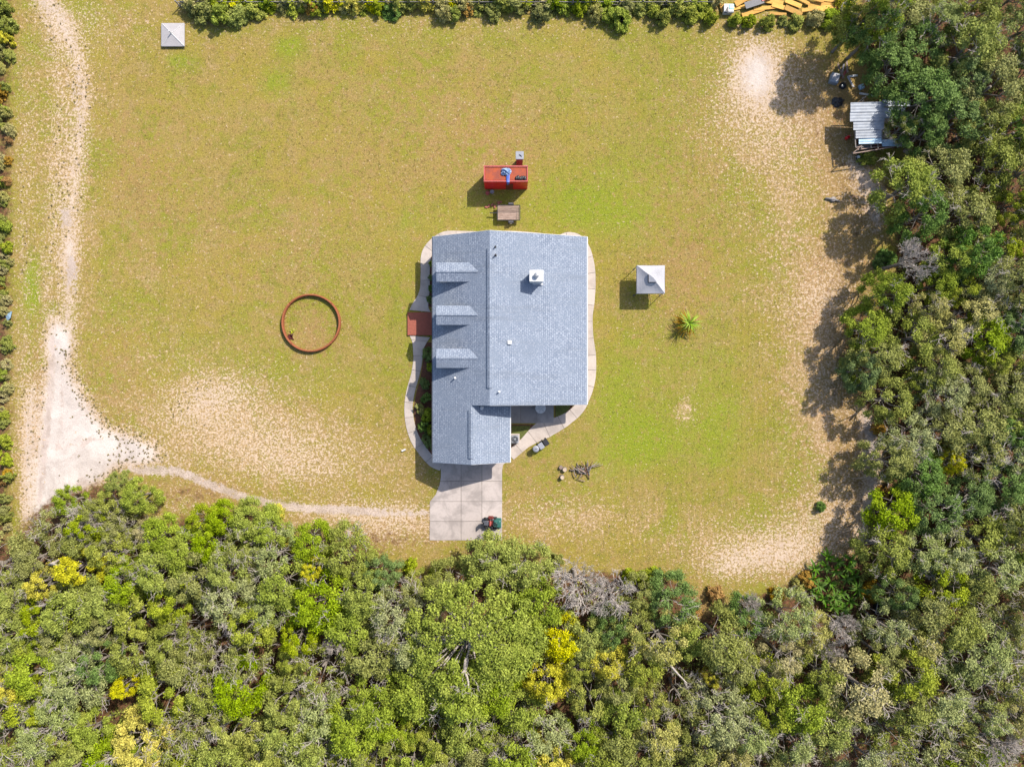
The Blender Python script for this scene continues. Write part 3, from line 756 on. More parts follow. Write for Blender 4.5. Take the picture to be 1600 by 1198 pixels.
# tall red metal box with a rusty top, brick stack behind it
bx0, by0 = G(757.5, 296); bx1, by1 = G(824, 271.5)
bx0, bx1 = (757.5 - 800) / PPM, (824 - 800) / PPM; by0, by1 = (599 - 296) / PPM, (599 - 271.5) / PPM
cx, cy = (bx0 + bx1) / 2, (by0 + by1) / 2; W_, D_ = bx1 - bx0, by1 - by0; H_ = 2.6
t = thing('red_shed', 'tall narrow red metal shed with a rusty orange flat top', 'shed', (cx, cy, 0))
MB().box((0, 0, H_ / 2), (W_, D_, H_), bev=.04).build('body', M['red'], t)
MB().box((0, .05, H_ + .012), (W_ - .3, D_ - .28, .02)).build('roof_sheet', M['rusttop'], t)
rm = MB()
rm.box((0, D_ / 2 - .07, H_ + .06), (W_ + .02, .13, .12)); rm.box((0, -D_ / 2 + .07, H_ + .06), (W_ + .02, .11, .12)); rm.box((-W_ / 2 + .06, 0, H_ + .06), (.12, D_ - .3, .1)); rm.box((W_ / 2 - .06, 0, H_ + .06), (.1, D_ - .3, .1))
rm.build('rim', M['redrim'], t)
rb = MB()
for k in range(9): rb.box((-W_ / 2 + .3 + k * (W_ - .6) / 8, -D_ / 2 - .012, H_ / 2), (.05, .03, H_ - .2))
rb.build('side_rib', M['red'], t)
MB().box((.35, -D_ / 2 - .03, 1.1), (.75, .05, 1.9)).build('door', M['darkred'], t)
# blue tarp crumpled on it, hanging over the front edge
def crumple(name, label, cat, loc, size, mat, seed, drape=None, n=12, amp=.16, group=None):
    r2 = np.random.default_rng(seed); mb = MB(); vs = []; fc = []
    gz = r2.random((n + 1, n + 1)); rad = .75 + .4 * r2.random(24)
    for i in range(n + 1):
        for j in range(n + 1):
            u, v = i / n * 2 - 1, j / n * 2 - 1
            m_ = max(abs(u), abs(v)); L = math.hypot(u, v) + 1e-6; a = math.atan2(v, u); k = (a + math.pi) / (2 * math.pi) * 23
            rr = rad[int(k)] * (1 - k % 1) + rad[int(k) + 1 if int(k) < 23 else 0] * (k % 1)
            x, y = u / L * m_ * rr * size[0], v / L * m_ * rr * size[1]
            z = (1 - m_ ** 2) * size[2] * .6 + gz[i, j] * amp * (1.1 - m_ * .8) + .02
            vs.append((x, y, z))
    for i in range(n):
        for j in range(n): fc.append((i * (n + 1) + j, (i + 1) * (n + 1) + j, (i + 1) * (n + 1) + j + 1, i * (n + 1) + j + 1))
    mb.add(vs, fc)
    o = mb.build(name, mat, None, False, loc); tag(o, label, cat, group); return o
crumple('tarp', 'crumpled light blue tarp lying on top of the red shed', 'tarp', (cx + .02, cy + .2, H_ + .03), (.55, .42, .3), M['blue'], 3, n=8, amp=.4)
tl = MB(); xs_ = [-.16, -.06, .04, .14, .22]
zz = [(-.1, .2), (-.35, .2), (-D_ / 2 - .03 + .0, .19), (-D_ / 2 - .08, -.05), (-D_ / 2 - .09, -.5), (-D_ / 2 - .08, -.8)]
zz = [(.1, .1), (-.3, .12), (-D_ / 2 - .06, .15), (-D_ / 2 - .1, -.2), (-D_ / 2 - .08, -.6)]
vs = [(xx * (1 - .12 * i), y_, z_ + .03 * math.sin(9 * xx + i)) for i, (y_, z_) in enumerate(zz) for xx in xs_]
fc = [(i * 5 + j, i * 5 + j + 1, (i + 1) * 5 + j + 1, (i + 1) * 5 + j) for i in range(len(zz) - 1) for j in range(4)]
tag(MB().add(vs, fc).build('tarp', M['bluedark'], None, False, (cx + .2, cy, H_ + .02)), 'dark blue tarp strip hanging over the front edge of the red shed', 'tarp')
mb = MB()
for k in range(6): mb.blob((k * .17, .05 * math.sin(k * 2), .08), (.14, .2 + .06 * (k % 2), .1), 8, 5)
tag(mb.build('rubber_mat', M['black'], None, True, (bx1 - 1.15, by0 + .38, H_ + .02)), 'black lumpy mat lying on the right end of the red shed top', 'mat')
sx, sy = G(811.5, 256)
t = thing('chimney_stack', 'small brick chimney stack with grey cap behind the red shed', 'chimney', (sx, sy, 0))
MB().box((0, 0, 1.3), (.66, .66, 2.6)).build('stack', M['brickwall'], t)
MB().box((0, 0, 2.63), (.82, .82, .1), bev=.03).build('cap', M['greyplastic'], t)
MB().tube([(-.05, .05, 2.68), (.1, -.02, 2.72), (.2, -.15, 2.7)], .05, 6).build('flue_lid', M['darkplastic'], t)
tag(crumple('sack', 'small pale sack between the brick stack and red shed', 'sack', (*G(821, 262), 0), (.25, .25, .5), M['cut'], 8), 'small pale sack between the brick stack and red shed', 'sack')
for i, (px, py) in enumerate(((764, 322), (769, 320.5), (773, 323), (779, 318), (782, 316), (760, 324))):
    tag(MB().box((0, 0, .06), (.34, .18, .12), bev=.02).build('brick_block', M['brickwall'], None, False, (*G(px, py), 0), rnd.uniform(0, 3)), f'{ORD[sorted((760, 764, 769, 773, 779, 782)).index(px)]} from left of the loose reddish bricks above the trailer', 'brick', 'loose bricks in front of the red shed')
for px, py, c, lb in ((762, 303, 'redrim', 'small faded red pot in the shade of the red shed'), (769, 301, 'greyplastic', 'small grey pot in the shade of the red shed')):
    tag(MB().lathe([(.13, 0), (.2, .3), (.22, .33), (.18, .33), (.16, .27)], 14).build('pot', M[c], None, True, (*G(px, py), 0)), lb, 'pot')

# utility trailer
cx, cy = G(794.5, 332.5, .6)
t = thing('utility_trailer', 'small flat utility trailer with brown plank deck beside the red shed', 'trailer', (cx, cy, 0))
L_, B_ = 2.2, 1.45
for k in range(8):
    MB().box((0, -B_ / 2 + .09 + k * B_ / 8, .6), (L_, B_ / 8 - .02, .04)).build('plank', M['oldwood'], t)
fr = MB()
for sg in (-1, 1): fr.bar((-L_ / 2 - .05, sg * (B_ / 2 + .05), .58), (L_ / 2 + .05, sg * (B_ / 2 + .05), .58), .06, .1); fr.bar((sg * (L_ / 2 + .06), -B_ / 2 - .05, .58), (sg * (L_ / 2 + .06), B_ / 2 + .05, .58), .06, .1)
fr.box((.25, 0, .35), (.08, 1.7, .08)); fr.build('frame', M['black'], t)
MB().bar((-L_ / 2, 0, .55), (-L_ / 2 - .85, 0, .5), .09, .09).build('drawbar', M['black'], t)
gt = MB()
for k in range(3): gt.bar((L_ / 2 + .1, -B_ / 2, .62 + k * .25), (L_ / 2 + .1, B_ / 2, .62 + k * .25), .03, .03)
gt.build('tailgate', M['black'], t)
for sg in (-1, 1):
    w = MB(); y_ = sg * (B_ / 2 + .22)
    w.tube([(.25, y_ - .1, .31), (.25, y_ - .085, .31), (.25, y_ + .085, .31), (.25, y_ + .1, .31)], [.24, .31, .31, .24], 18)
    wo = w.build('wheel', M['rubber'], t); MB().tube([(.25, y_ - .11, .31), (.25, y_ + .11, .31)], .15, 12).build('rim', M['white'], wo)
    MB().box((.25, y_, .67), (.5, .2, .03), bev=.01).build('mudguard', M['tentdark'], t)

# riding mower on the driveway
cx, cy = G(767.5, 817, .5)
t = thing('riding_mower', 'red and green riding mower with black seat parked on the driveway', 'mower', (cx, cy, .055), R_(-2))
MB().box((.0, 0, .42), (1.2, .5, .25), bev=.06).build('chassis', M['darkred'], t)
MB().box((-.05, .58, .55), (.55, .36, .16), bev=.06).build('fender', M['darkred'], t)
MB().box((-.05, -.5, .5), (.5, .3, .14), bev=.05).build('fender', M['black'], t)
st = MB().box((-.52, .02, .72), (.5, .52, .14), bev=.06); st.box((-.78, .02, .95), (.12, .52, .5), bev=.05); st.build('seat', M['darkplastic'], t)
MB().box((-.1, -.02, .62), (.2, .55, .16), bev=.05).build('console', M['redrim'], t)
MB().box((.62, 0, .62), (.75, .78, .4), bev=.1).build('hood', M['green'], t)
MB().box((.62, 0, .26), (.85, 1.05, .16), bev=.05).build('cutter_deck', M['green'], t)
sw = [(.42 + .22 * math.cos(a), -.03 + .22 * math.sin(a), .98) for a in np.linspace(0, 2 * math.pi, 17)]
s_ = MB().tube(sw, .035, 6); s_.bar((.2, -.03, .97), (.64, -.03, .97), .04, .03); s_.tube([(.42, -.03, .8), (.42, -.03, .98)], .04, 6); s_.build('steering_wheel', M['black'], t)
for x_, y_, r_ in ((-.5, .42, .28), (-.5, -.46, .28), (.35, .52, .22), (.35, -.52, .22)):
    w = MB().tube([(x_, y_ - .11, r_), (x_, y_ - .09, r_), (x_, y_ + .09, r_), (x_, y_ + .11, r_)], [r_ * .8, r_, r_, r_ * .8], 16).build('wheel', M['rubber'], t)
    MB().tube([(x_, y_ - .12, r_), (x_, y_ + .12, r_)], r_ * .45, 10).build('rim', M['greyplastic'], w)
MB().tube([(-.1, .3, .6), (-.05, .32, 1.0)], .025, 6).build('lever', M['black'], t)
MB().tube([(.15, .4, .75), (.25, .48, .78)], .07, 8).build('muffler', M['steel'], t)

# bins along the walk
def bin_round(px, py, label, mat):
    t = thing('trash_can', label, 'bin', (*G(px, py, .9), 0))
    MB().lathe([(.24, 0), (.3, .85), (.3, .88)], 20).build('body', M[mat], t, True); MB().lathe([(.33, .88), (.33, .92), (.2, .98), (.02, 1.0)], 20).build('lid', M[mat], t)
    MB().box((0, 0, 1.01), (.22, .05, .04)).build('handle', M['darkplastic'], t)
bin_round(837.5, 701, 'round grey trash can beside the curved walk, left of the square bins', 'greyplastic')
for px, py, ml, lb in ((845.5, 696.5, 'greyplastic', 'square bin with grey lid beside the curved walk'), (853, 691, 'black', 'square bin with black lid at the right end of the bins')):
    t = thing('wheeled_bin', lb, 'bin', (*G(px, py, .9), 0), R_(33), 'bins beside the curved walk')
    b_ = MB(); b_.add([(x_ * k, y_ * k, z_) for z_, k in ((.06, .8), (.92, 1)) for x_, y_ in ((-.24, -.3), (.24, -.3), (.24, .3), (-.24, .3))], [(3, 2, 1, 0), (4, 5, 6, 7)] + [(i, (i + 1) % 4, 4 + (i + 1) % 4, 4 + i) for i in range(4)])
    b_.build('body', M['darkplastic'], t); MB().box((0, 0, .96), (.52, .66, .07), bev=.03).build('lid', M[ml], t)
    for sg in (-1, 1): MB().tube([(sg * .2 - .03, .3, .1), (sg * .2 + .03, .3, .1)], .1, 12).build('wheel', M['rubber'], t)
    MB().bar((-.2, .36, .9), (.2, .36, .9), .03, .03).build('handle', M['black'], t)
# air conditioner by the garage wall
cx, cy = G(804.5, 686, .7)
t = thing('air_conditioner', 'grey air conditioning condenser on a pad beside the garage wall', 'air conditioner', (cx, cy, 0))
MB().box((0, 0, .05), (1.0, 1.05, .1)).build('pad', M['path'], t)
MB().box((0, 0, .42), (.78, .8, .66), bev=.06).build('cabinet', M['greyplastic'], t)
MB().lathe([(.34, .755), (.34, .765), (.02, .77)], 24).build('fan_well', M['black'], t)
gr = MB()
for r in (.1, .2, .3): gr.tube([(r * math.cos(a), r * math.sin(a), .79) for a in np.linspace(0, 2 * math.pi, 21)], .012, 4)
for k in range(6): gr.bar((0, 0, .79), (.34 * math.cos(k * 1.047), .34 * math.sin(k * 1.047), .79), .02, .02)
gr.lathe([(.09, .77), (.09, .81), (.02, .82)], 12); gr.build('fan_grille', M['steel'], t)
# round patio table with slatted chairs
cx, cy = G(844.5, 637.5, .75)
t = thing('patio_table', 'round white patio table with dark spokes at the patio edge', 'table', (cx, cy, .056))
MB().lathe([(.52, .71), (.54, .73), (.54, .75), (.5, .76), (.02, .76)], 28).build('tabletop', M['white'], t)
sp = MB()
for k in range(6): sp.bar((.1 * math.cos(k * 1.047 + .3), .1 * math.sin(k * 1.047 + .3), .77), (.47 * math.cos(k * 1.047 + .3), .47 * math.sin(k * 1.047 + .3), .77), .05, .015)
sp.build('spokes', M['steel'], t)
MB().lathe([(.3, 0), (.28, .04), (.05, .08), (.05, .71)], 16).build('pedestal', M['steel'], t)
for k, (px, py, rz, lb) in enumerate(((826, 634, .4, 'white patio chair left of the round table'), (858, 633, -1.0, 'white patio chair right of the round table'))):
    x_, y_ = G(px, py, .5)
    c = thing('patio_chair', lb, 'chair', (x_, y_ + .4, .056), rz, 'patio chairs')
    MB().box((0, 0, .44), (.5, .48, .04), bev=.01).build('seat', M['white'], c); MB().box((0, .25, .7), (.5, .05, .5), bev=.01).build('backrest', M['white'], c)
    for a in (-1, 1):
        for b2 in (-1, 1): MB().bar((a * .22, b2 * .2, 0), (a * .22, b2 * .2, .43), .04, .04).build('leg', M['white'], c)
# small white post light left of the bed, other lawn bits
t = thing('septic_cap', 'small white pipe cap standing in the lawn left of the garage', 'pipe', (*G(631, 703), 0), R_(25))
MB().tube([(-.22, 0, .12), (.22, .0, .12)], .09, 10).build('pipe', M['white'], t); MB().box((.0, 0, .05), (.2, .2, .1)).build('foot', M['greyplastic'], t)

# stumps and branch pile
for px, py, r, h, lb in ((882, 733, .24, .38, 'cut stump with pale top, upper left of the branch pile'), (878, 745, .23, .45, 'cut stump with pale top, below the other stump'), (876, 730, .2, .3, 'short brown stump beside the upper pale stump')):
    t = thing('stump', lb, 'stump', (*G(px, py), 0), 0, 'stumps by the branch pile')
    MB().lathe([(r * 1.2, -.02), (r, .1), (r * .95, h)], 12).build('trunk', M['bark'], t); MB().lathe([(r * .86, h - .01), (r * .86, h + .012), (.02, h + .014)], 12).build('cut_face', M['cut'] if h > .35 else M['oldwood'], t)
for i in range(30):
    a = rnd.uniform(0, math.pi); L = rnd.uniform(.45, 1.3); px = 908 + rnd.gauss(0, 8); py = 734 + rnd.gauss(0, 5.5); z = rnd.uniform(.06, .3)
    if i < 4: px, py, a, L = (930 - i * 3, 727 + i, .15 + .3 * i, 1.6)
    x_, y_ = G(px, py); dx, dy = math.cos(a) * L / 2, math.sin(a) * L / 2; r = rnd.uniform(.03, .085)
    o = MB().tube([(-dx, -dy, z + rnd.uniform(-.05, .1)), (rnd.uniform(-.1, .1), rnd.uniform(-.1, .1), z + .06), (dx, dy, z + rnd.uniform(-.05, .1))], [r, r * .85, r * .5], 7).build('branch_log', (M['oldwood'], M['bark'], M['greywood'], M['rubble'])[i % 4], None, True, (x_, y_, 0))
    tag(o, 'cut branch lying in the brush pile on the south lawn', 'branch', 'cut branches in the pile')

# ---------------------------------------------------------------- tin shed and clutter at the wood edge
HS = 2.3
t = thing('tin_shed', 'open shed with corrugated tin roof sheets at the wood edge', 'shed', (0, 0, 0))
def corr(x0, y0, x1, y1, zl, zr, mat, label=None, rot=0):
    (ax0, ay0), (ax1, ay1) = G(x0, y0, HS), G(x1, y1, HS); n = max(8, int(abs(ay1 - ay0) / .075)); vs = []; fc = []
    for i in range(n + 1):
        y_ = ay0 + (ay1 - ay0) * i / n; dz = .011 * math.cos(i * math.pi * .5)
        for k in range(2):
            x_ = ax0 if k == 0 else ax1; z_ = (zl if k == 0 else zr) + dz
            vs.append((x_ + rot * (y_ - ay0), y_, z_))
    for i in range(n): fc.append((i * 2, i * 2 + 1, i * 2 + 3, i * 2 + 2))
    vs2 = vs + [(v[0], v[1], v[2] - .012) for v in vs]; m_ = len(vs); fc += [tuple(m_ + q for q in reversed(f)) for f in fc]
    o = MB().add(vs2, fc).build('roof_sheet', mat, t)
    if label: o['label'] = label
corr(1329, 160.5, 1380, 176, 2.3, 2.5, M['galv']); corr(1328.5, 174.5, 1381, 190, 2.26, 2.46, M['galv']); corr(1334, 188.5, 1380, 203, 2.22, 2.42, M['galv']); corr(1338, 201.5, 1377, 215.5, 2.17, 2.36, M['galv']); corr(1343.5, 214.5, 1377.5, 224, 2.1, 2.3, M['bluesheet'], 'plain blue grey roof sheet')
corr(1377, 158, 1420, 168, 2.55, 2.6, M['galv']); corr(1380, 170, 1412, 186, 2.5, 2.6, M['galv']); corr(1379, 216, 1404, 227, 1.9, 2.1, M['bluesheet'], 'plain blue grey roof sheet', -.3)
def rp(px, py, z): return (*G(px, py, z), z)
for px, py in ((1337, 164), (1337, 230), (1376, 164), (1376, 226), (1333, 240), (1408, 228), (1412, 166)):
    MB().bar(rp(px, py, 0.0), (*G(px, py, 0), 2.0), .1, .1).build('post', M['greywood'], t)
for a, b2 in (((1335, 203, 2.0), (1337, 231, 2.0)), ((1337, 231, 2.0), (1345, 229, 2.0)), ((1333, 240, 1.9), (1400, 229, 1.9)), ((1333, 239, 1.95), (1346, 228, 1.95)), ((1378, 200, 2.15), (1378, 218, 2.1)), ((1383, 203, 2.1), (1383, 214, 2.1)), ((1390, 203, 2.1), (1390, 214, 2.1)), ((1377, 214, 2.12), (1404, 214, 2.12)), ((1337, 217, 2.0), (1345, 216, 2.0)), ((1346, 224, 1.95), (1346, 232, 1.9)), ((1361, 224, 1.95), (1361, 232, 1.9)), ((1371, 223, 1.95), (1372, 232, 1.9)), ((1340, 234, 1.7), (1396, 226, 1.7)), ((1336, 162, 2.15), (1376, 162, 2.15))):
    MB().bar(rp(*a), rp(*b2), .09, .09).build('beam', M['oldwood' if a[1] > 228 else 'greywood'], t)
for a, b2 in (((1338, 232), (1374, 228)), ((1376, 166), (1376, 222))):
    p, q_ = Vector((*G(*a, 0), .9)), Vector((*G(*b2, 0), .9)); MB().bar(p, q_, .03, 1.8).build('wall_panel', M['greywood'], t)
MB().prism(g2([(1338, 164), (1408, 164), (1408, 232), (1338, 232)]), 0, .03).build('floor', M['mulch'], t)
for px, py, w_, d_, h_, m_, lb in ((1352, 232, .5, .4, .5, 'greyplastic', 'grey box inside the tin shed'), (1368, 231, .6, .35, .7, 'darkred', 'dark red box inside the tin shed'), (1388, 224, .6, .5, .5, 'white', 'white box under the shed beam')):
    mb = MB().box((0, 0, h_ / 2), (w_, d_, h_), bev=.03); mb.box((0, 0, h_ + .02), (w_ * 1.05, d_ * 1.05, .04)); tag(mb.build('storage_box', M[m_], None, False, (*G(px, py), .03)), lb, 'box')
# white appliance and planks north of the shed
t = thing('old_appliance', 'dented pale grey sheet box lying above the black tarp', 'appliance', (*G(1305, 122, .5), 0), R_(-15))
MB().box((0, 0, .3), (.85, 1.0, .55), bev=.04).build('cabinet', M['galv'], t); MB().box((0, .1, .59), (.7, .6, .03)).build('door', M['shadecloth'], t)
for px, py, L, a, m_, lb in ((1316, 110, 1.3, 76, 'greywood', 'grey plank standing nearest the appliance in the scrap heap'), (1312, 113, 1.6, 112, 'oldwood', 'brown plank crossing the scrap heap'), (1319, 116, 1.1, 60, 'redrim', 'pinkish board in the scrap heap'), (1332, 119.5, 1.0, 8, 'white', 'short white board at the right of the scrap heap'), (1328, 129, 1.3, -62, 'shadecloth', 'pale board leaning out below the scrap heap'), (1355.5, 148.5, 1.75, -9, 'white', 'long white board lying north of the tin shed'), (1348, 156, .5, 95, 'cut', 'short pale offcut beside the tin shed'), (1322, 106, 1.2, 95, 'oldwood', 'weathered plank at the top of the scrap heap')):
    mb = MB().box((0, 0, .0), (L, .2, .05), bev=.01); o = mb.build('plank', M[m_], None, False, (*G(px, py), rnd.uniform(.05, .35)), R_(a)); tag(o, lb, 'plank', 'scrap boards north of the tin shed')
t = thing('tyre', 'black tyre lying beside the pale appliance', 'tyre', (*G(1316, 135), 0))
MB().tube([(.26 * math.cos(a), .26 * math.sin(a), .1) for a in np.linspace(0, 2 * math.pi, 25)], .12, 8).build('tread', M['rubber'], t); MB().lathe([(.15, .05), (.15, .1), (.03, .11)], 14).build('rim', M['steel'], t)
crumple('tarp', 'black crumpled tarp on the sand left of the tin shed', 'tarp', (*G(1309, 159.5), 0), (.72, .55, .45), M['black'], 5, amp=.25)
t = thing('jerry_can', 'red fuel can on the sand left of the tin shed', 'can', (*G(1323, 216), 0), .5)
MB().box((0, 0, .2), (.42, .3, .4), bev=.06).build('body', M['red'], t); MB().tube([(.1, 0, .4), (.22, .05, .55)], .04, 8).build('spout', M['redrim'], t); MB().bar((-.15, 0, .46), (.08, 0, .46), .04, .04).build('handle', M['red'], t)
t = thing('plastic_tub', 'black plastic tub with a white bag below the tin shed', 'tub', (*G(1343, 248), 0))
mb = MB().lathe([(.4, 0), (.52, .4), (.56, .42), (.48, .4), (.4, .1), (.02, .08)], 20); mb.build('tub', M['black'], t, True)
crumple('bag', 'white plastic bag in the black tub below the tin shed', 'bag', (*G(1339, 247), .22), (.25, .22, .35), M['white'], 9)
tag(MB().box((0, 0, .15), (.5, .5, .3), bev=.04).build('crate', M['bluesheet'], None, False, (*G(1345, 137), 0), .4), 'blue grey crate among leaves north of the tin shed', 'crate')
crumple('sheet', 'brown tarp sheet lying right of the shed beam end', 'tarp', (*G(1418, 236), 0), (.5, .4, .3), M['oldwood'], 12)
crumple('sheet', 'grey crumpled sheet at the right corner of the tin shed', 'tarp', (*G(1406, 222, 1.9), 1.9), (.5, .6, .3), M['shadecloth'], 14)
tag(MB().lathe([(.3, -.01), (.26, .2), (.22, .24)], 12).tube([(-.8, .1, .12), (0, 0, .18), (.7, -.2, .12)], [.1, .13, .08], 8).build('log', M['greywood'], None, True, (*G(1301, 312), 0)), 'short weathered log on the sandy shade below the tin shed', 'log')
# open black box in the wood
t = thing('cargo_box', 'open black box with pale rim among the trees, lower right', 'box', (*G(1370, 946), 0), R_(-12))
o_ = MB().box((0, 0, .1), (.75, 1.3, .1)); o_.build('floor', M['black'], t)
for c, d in (((.37, 0, .4), (.04, 1.3, .6)), ((-.37, 0, .4), (.04, 1.3, .6)), ((0, .65, .4), (.78, .04, .6)), ((0, -.65, .4), (.78, .04, .6))): MB().box(c, d).build('side_panel', M['black'], t)
rm = MB()
for c, d in (((.38, 0, .72), (.07, 1.38, .05)), ((-.38, 0, .72), (.07, 1.38, .05)), ((0, .67, .72), (.69, .07, .05)), ((0, -.67, .72), (.69, .07, .05))): rm.box(c, d)
rm.build('rim', M['shadecloth'], t)

# ---------------------------------------------------------------- foliage
LEAF = {
 'green': leaf_mat('leaf_green', (.165, .205, .016), (.23, .26, .03)),
 'olive': leaf_mat('leaf_olive', (.155, .162, .026), (.215, .22, .055)),
 'dark': leaf_mat('leaf_dark', (.08, .13, .022), (.13, .185, .045)),
 'grey': leaf_mat('leaf_greygreen', (.178, .2, .058), (.25, .265, .1)),
 'lime': leaf_mat('leaf_lime', (.185, .21, .016), (.255, .265, .03)),
 'gold': leaf_mat('leaf_gold', (.3, .275, .012), (.42, .365, .016)),
 'tan': leaf_mat('leaf_tan', (.24, .215, .06), (.32, .28, .11)),
 'rust': leaf_mat('leaf_rust', (.24, .105, .022), (.3, .17, .035)),
 'broad': leaf_mat('leaf_broad', (.045, .11, .014), (.13, .19, .018)),
}


def clump_leaves(cs, rs, per, lsize, seed, flat=.75, tones=None):
    """leaf faces spread over and inside leaf clumps; returns coords, quads, tone"""
    r = np.random.default_rng(seed); C = np.repeat(cs, per, 0); RR = np.repeat(rs, per); n = len(C)
    d = r.normal(size=(n, 3)); d[:, 2] = np.where(r.random(n) < .75, np.abs(d[:, 2]), d[:, 2]); d /= np.linalg.norm(d, axis=1)[:, None]
    rad = RR * (r.random(n) ** .45) * (1 + .18 * r.normal(size=n))
    p = C + d * rad[:, None] * np.array([1, 1, flat])
    nn = d * .55 + r.normal(size=(n, 3)) * .55 + np.array([0, 0, .45]); nn /= np.linalg.norm(nn, axis=1)[:, None]
    t = np.cross(nn, r.normal(size=(n, 3))); t /= np.linalg.norm(t, axis=1)[:, None] + 1e-9
    b = np.cross(nn, t); L = lsize * (.6 + .8 * r.random(n))[:, None]; Wd = L * .55
    v = np.stack([p - t * L, p + b * Wd - nn * L * .15, p + t * L, p - b * Wd - nn * L * .15], 1).reshape(-1, 3)
    q = np.arange(n * 4).reshape(-1, 4)
    tn = np.repeat(np.repeat(tones if tones is not None else r.random(len(cs)), per), 4)
    return v, q, tn


def leaf_mesh(name, cs, rs, per, lsize, seed, mat, flat=.75):
    v, q, tn = clump_leaves(cs, rs, per, lsize, seed, flat)
    me = fast_mesh(name, v, q, mat)
    a = me.attributes.new('tone', 'FLOAT', 'POINT'); a.data.foreach_set('value', tn.astype(np.float32))
    return me


def dome_points(R, H, rise, spacing, seed, drop=.12, hole=0.0):
    r = np.random.default_rng(seed); pts = []; tries = 0
    lob = r.uniform(.78, 1.12, 9)
    while tries < 4000:
        tries += 1
        a = r.uniform(0, 2 * math.pi); k = a / (2 * math.pi) * 9; lr = lob[int(k)] * (1 - k % 1) + lob[(int(k) + 1) % 9] * (k % 1)
        u = math.sqrt(r.random()); rr = u * R * lr
        if hole and rr < hole and r.random() < .9: continue
        x, y = rr * math.cos(a), rr * math.sin(a)
        if all((x - p[0]) ** 2 + (y - p[1]) ** 2 > spacing ** 2 for p in pts): pts.append((x, y, H - rise * u ** 2.2 + r.uniform(-.55, .4)))
    return np.array([p for p in pts if r.random() > drop])


def twig_tree(mb, p, d, L, r, depth, rr, n=4, spread=.65, up=.1):
    p = Vector(p); d = Vector(d).normalized(); q = p + d * L * .5 + Vector((rr.uniform(-1, 1), rr.uniform(-1, 1), rr.uniform(-.5, .5))) * L * .1
    r = max(r, .014); e = p + d * L; mb.tube([p, q, e], [r, r * .85, r * .65], 3 if r < .04 else 5, cap=False)
    if depth == 0: return
    for k in range(n if depth > 1 else n - 1):
        s_ = rr.uniform(.45, 1.0); nd = (d + Vector((rr.gauss(0, 1), rr.gauss(0, 1), rr.gauss(up, .6))) * spread).normalized()
        twig_tree(mb, p.lerp(e, s_), nd, L * rr.uniform(.55, .8), r * .62, depth - 1, rr, n, spread, up)


def trunk_mesh(H, r, seed):
    rr = random.Random(seed); b = MB()
    b.tube([(0, 0, -.2), (0, 0, .15), (rr.uniform(-.2, .2), rr.uniform(-.2, .2), H * .3), (rr.uniform(-.3, .3), rr.uniform(-.3, .3), H * .6)], [r * 1.6, r * 1.15, r * .9, r * .6], 9)
    return b.mesh('trunk', M['bark'], True)


def limb_mesh(pts, H, r, seed, bare):
    """main limbs fork from the trunk, thinner ones run on to each leaf clump; bare twigs where the crown is thin"""
    rr = random.Random(seed); b = MB(); tw = MB(); prim = []
    for k in range(5):
        a = k * 1.257 + rr.uniform(-.35, .35); p = Vector((math.cos(a) * rr.uniform(1.0, 1.7), math.sin(a) * rr.uniform(1.0, 1.7), H * rr.uniform(.6, .7)))
        s0 = Vector((0, 0, H * rr.uniform(.28, .45))); m_ = s0.lerp(p, .5) + Vector((rr.uniform(-.25, .25), rr.uniform(-.25, .25), -.3))
        b.tube([s0, m_, p], [r * .42, r * .33, r * .24], 5, cap=False); prim.append((m_, p))
    for c in pts:
        c = Vector(c); m_, p = min(prim, key=lambda q: (q[1] - c).length); s0 = m_.lerp(p, rr.uniform(.4, 1)); mid = s0.lerp(c, .55) + Vector((rr.uniform(-.3, .3), rr.uniform(-.3, .3), rr.uniform(-.3, .1)))
        b.tube([s0, mid, c + Vector((0, 0, -.1))], [r * .2, r * .14, r * .06], 4, cap=False)
        if rr.random() < bare:
            for k in range(rr.choice((2, 3, 3))):
                o = Vector((c.x, c.y, 0)).normalized() if c.xy.length > .1 else Vector((0, 0, 0))
                twig_tree(tw, c + Vector((rr.uniform(-.3, .3), rr.uniform(-.3, .3), .15)), o * .9 + Vector((rr.gauss(0, .8), rr.gauss(0, .8), rr.uniform(.1, .6))), rr.uniform(.55, 1.0), r * .13, 2, rr, 3, .75, .25)
    return b.mesh('limbs', M['limb'], False), (tw.mesh('bare_twigs', M['twig']) if tw.v else None)


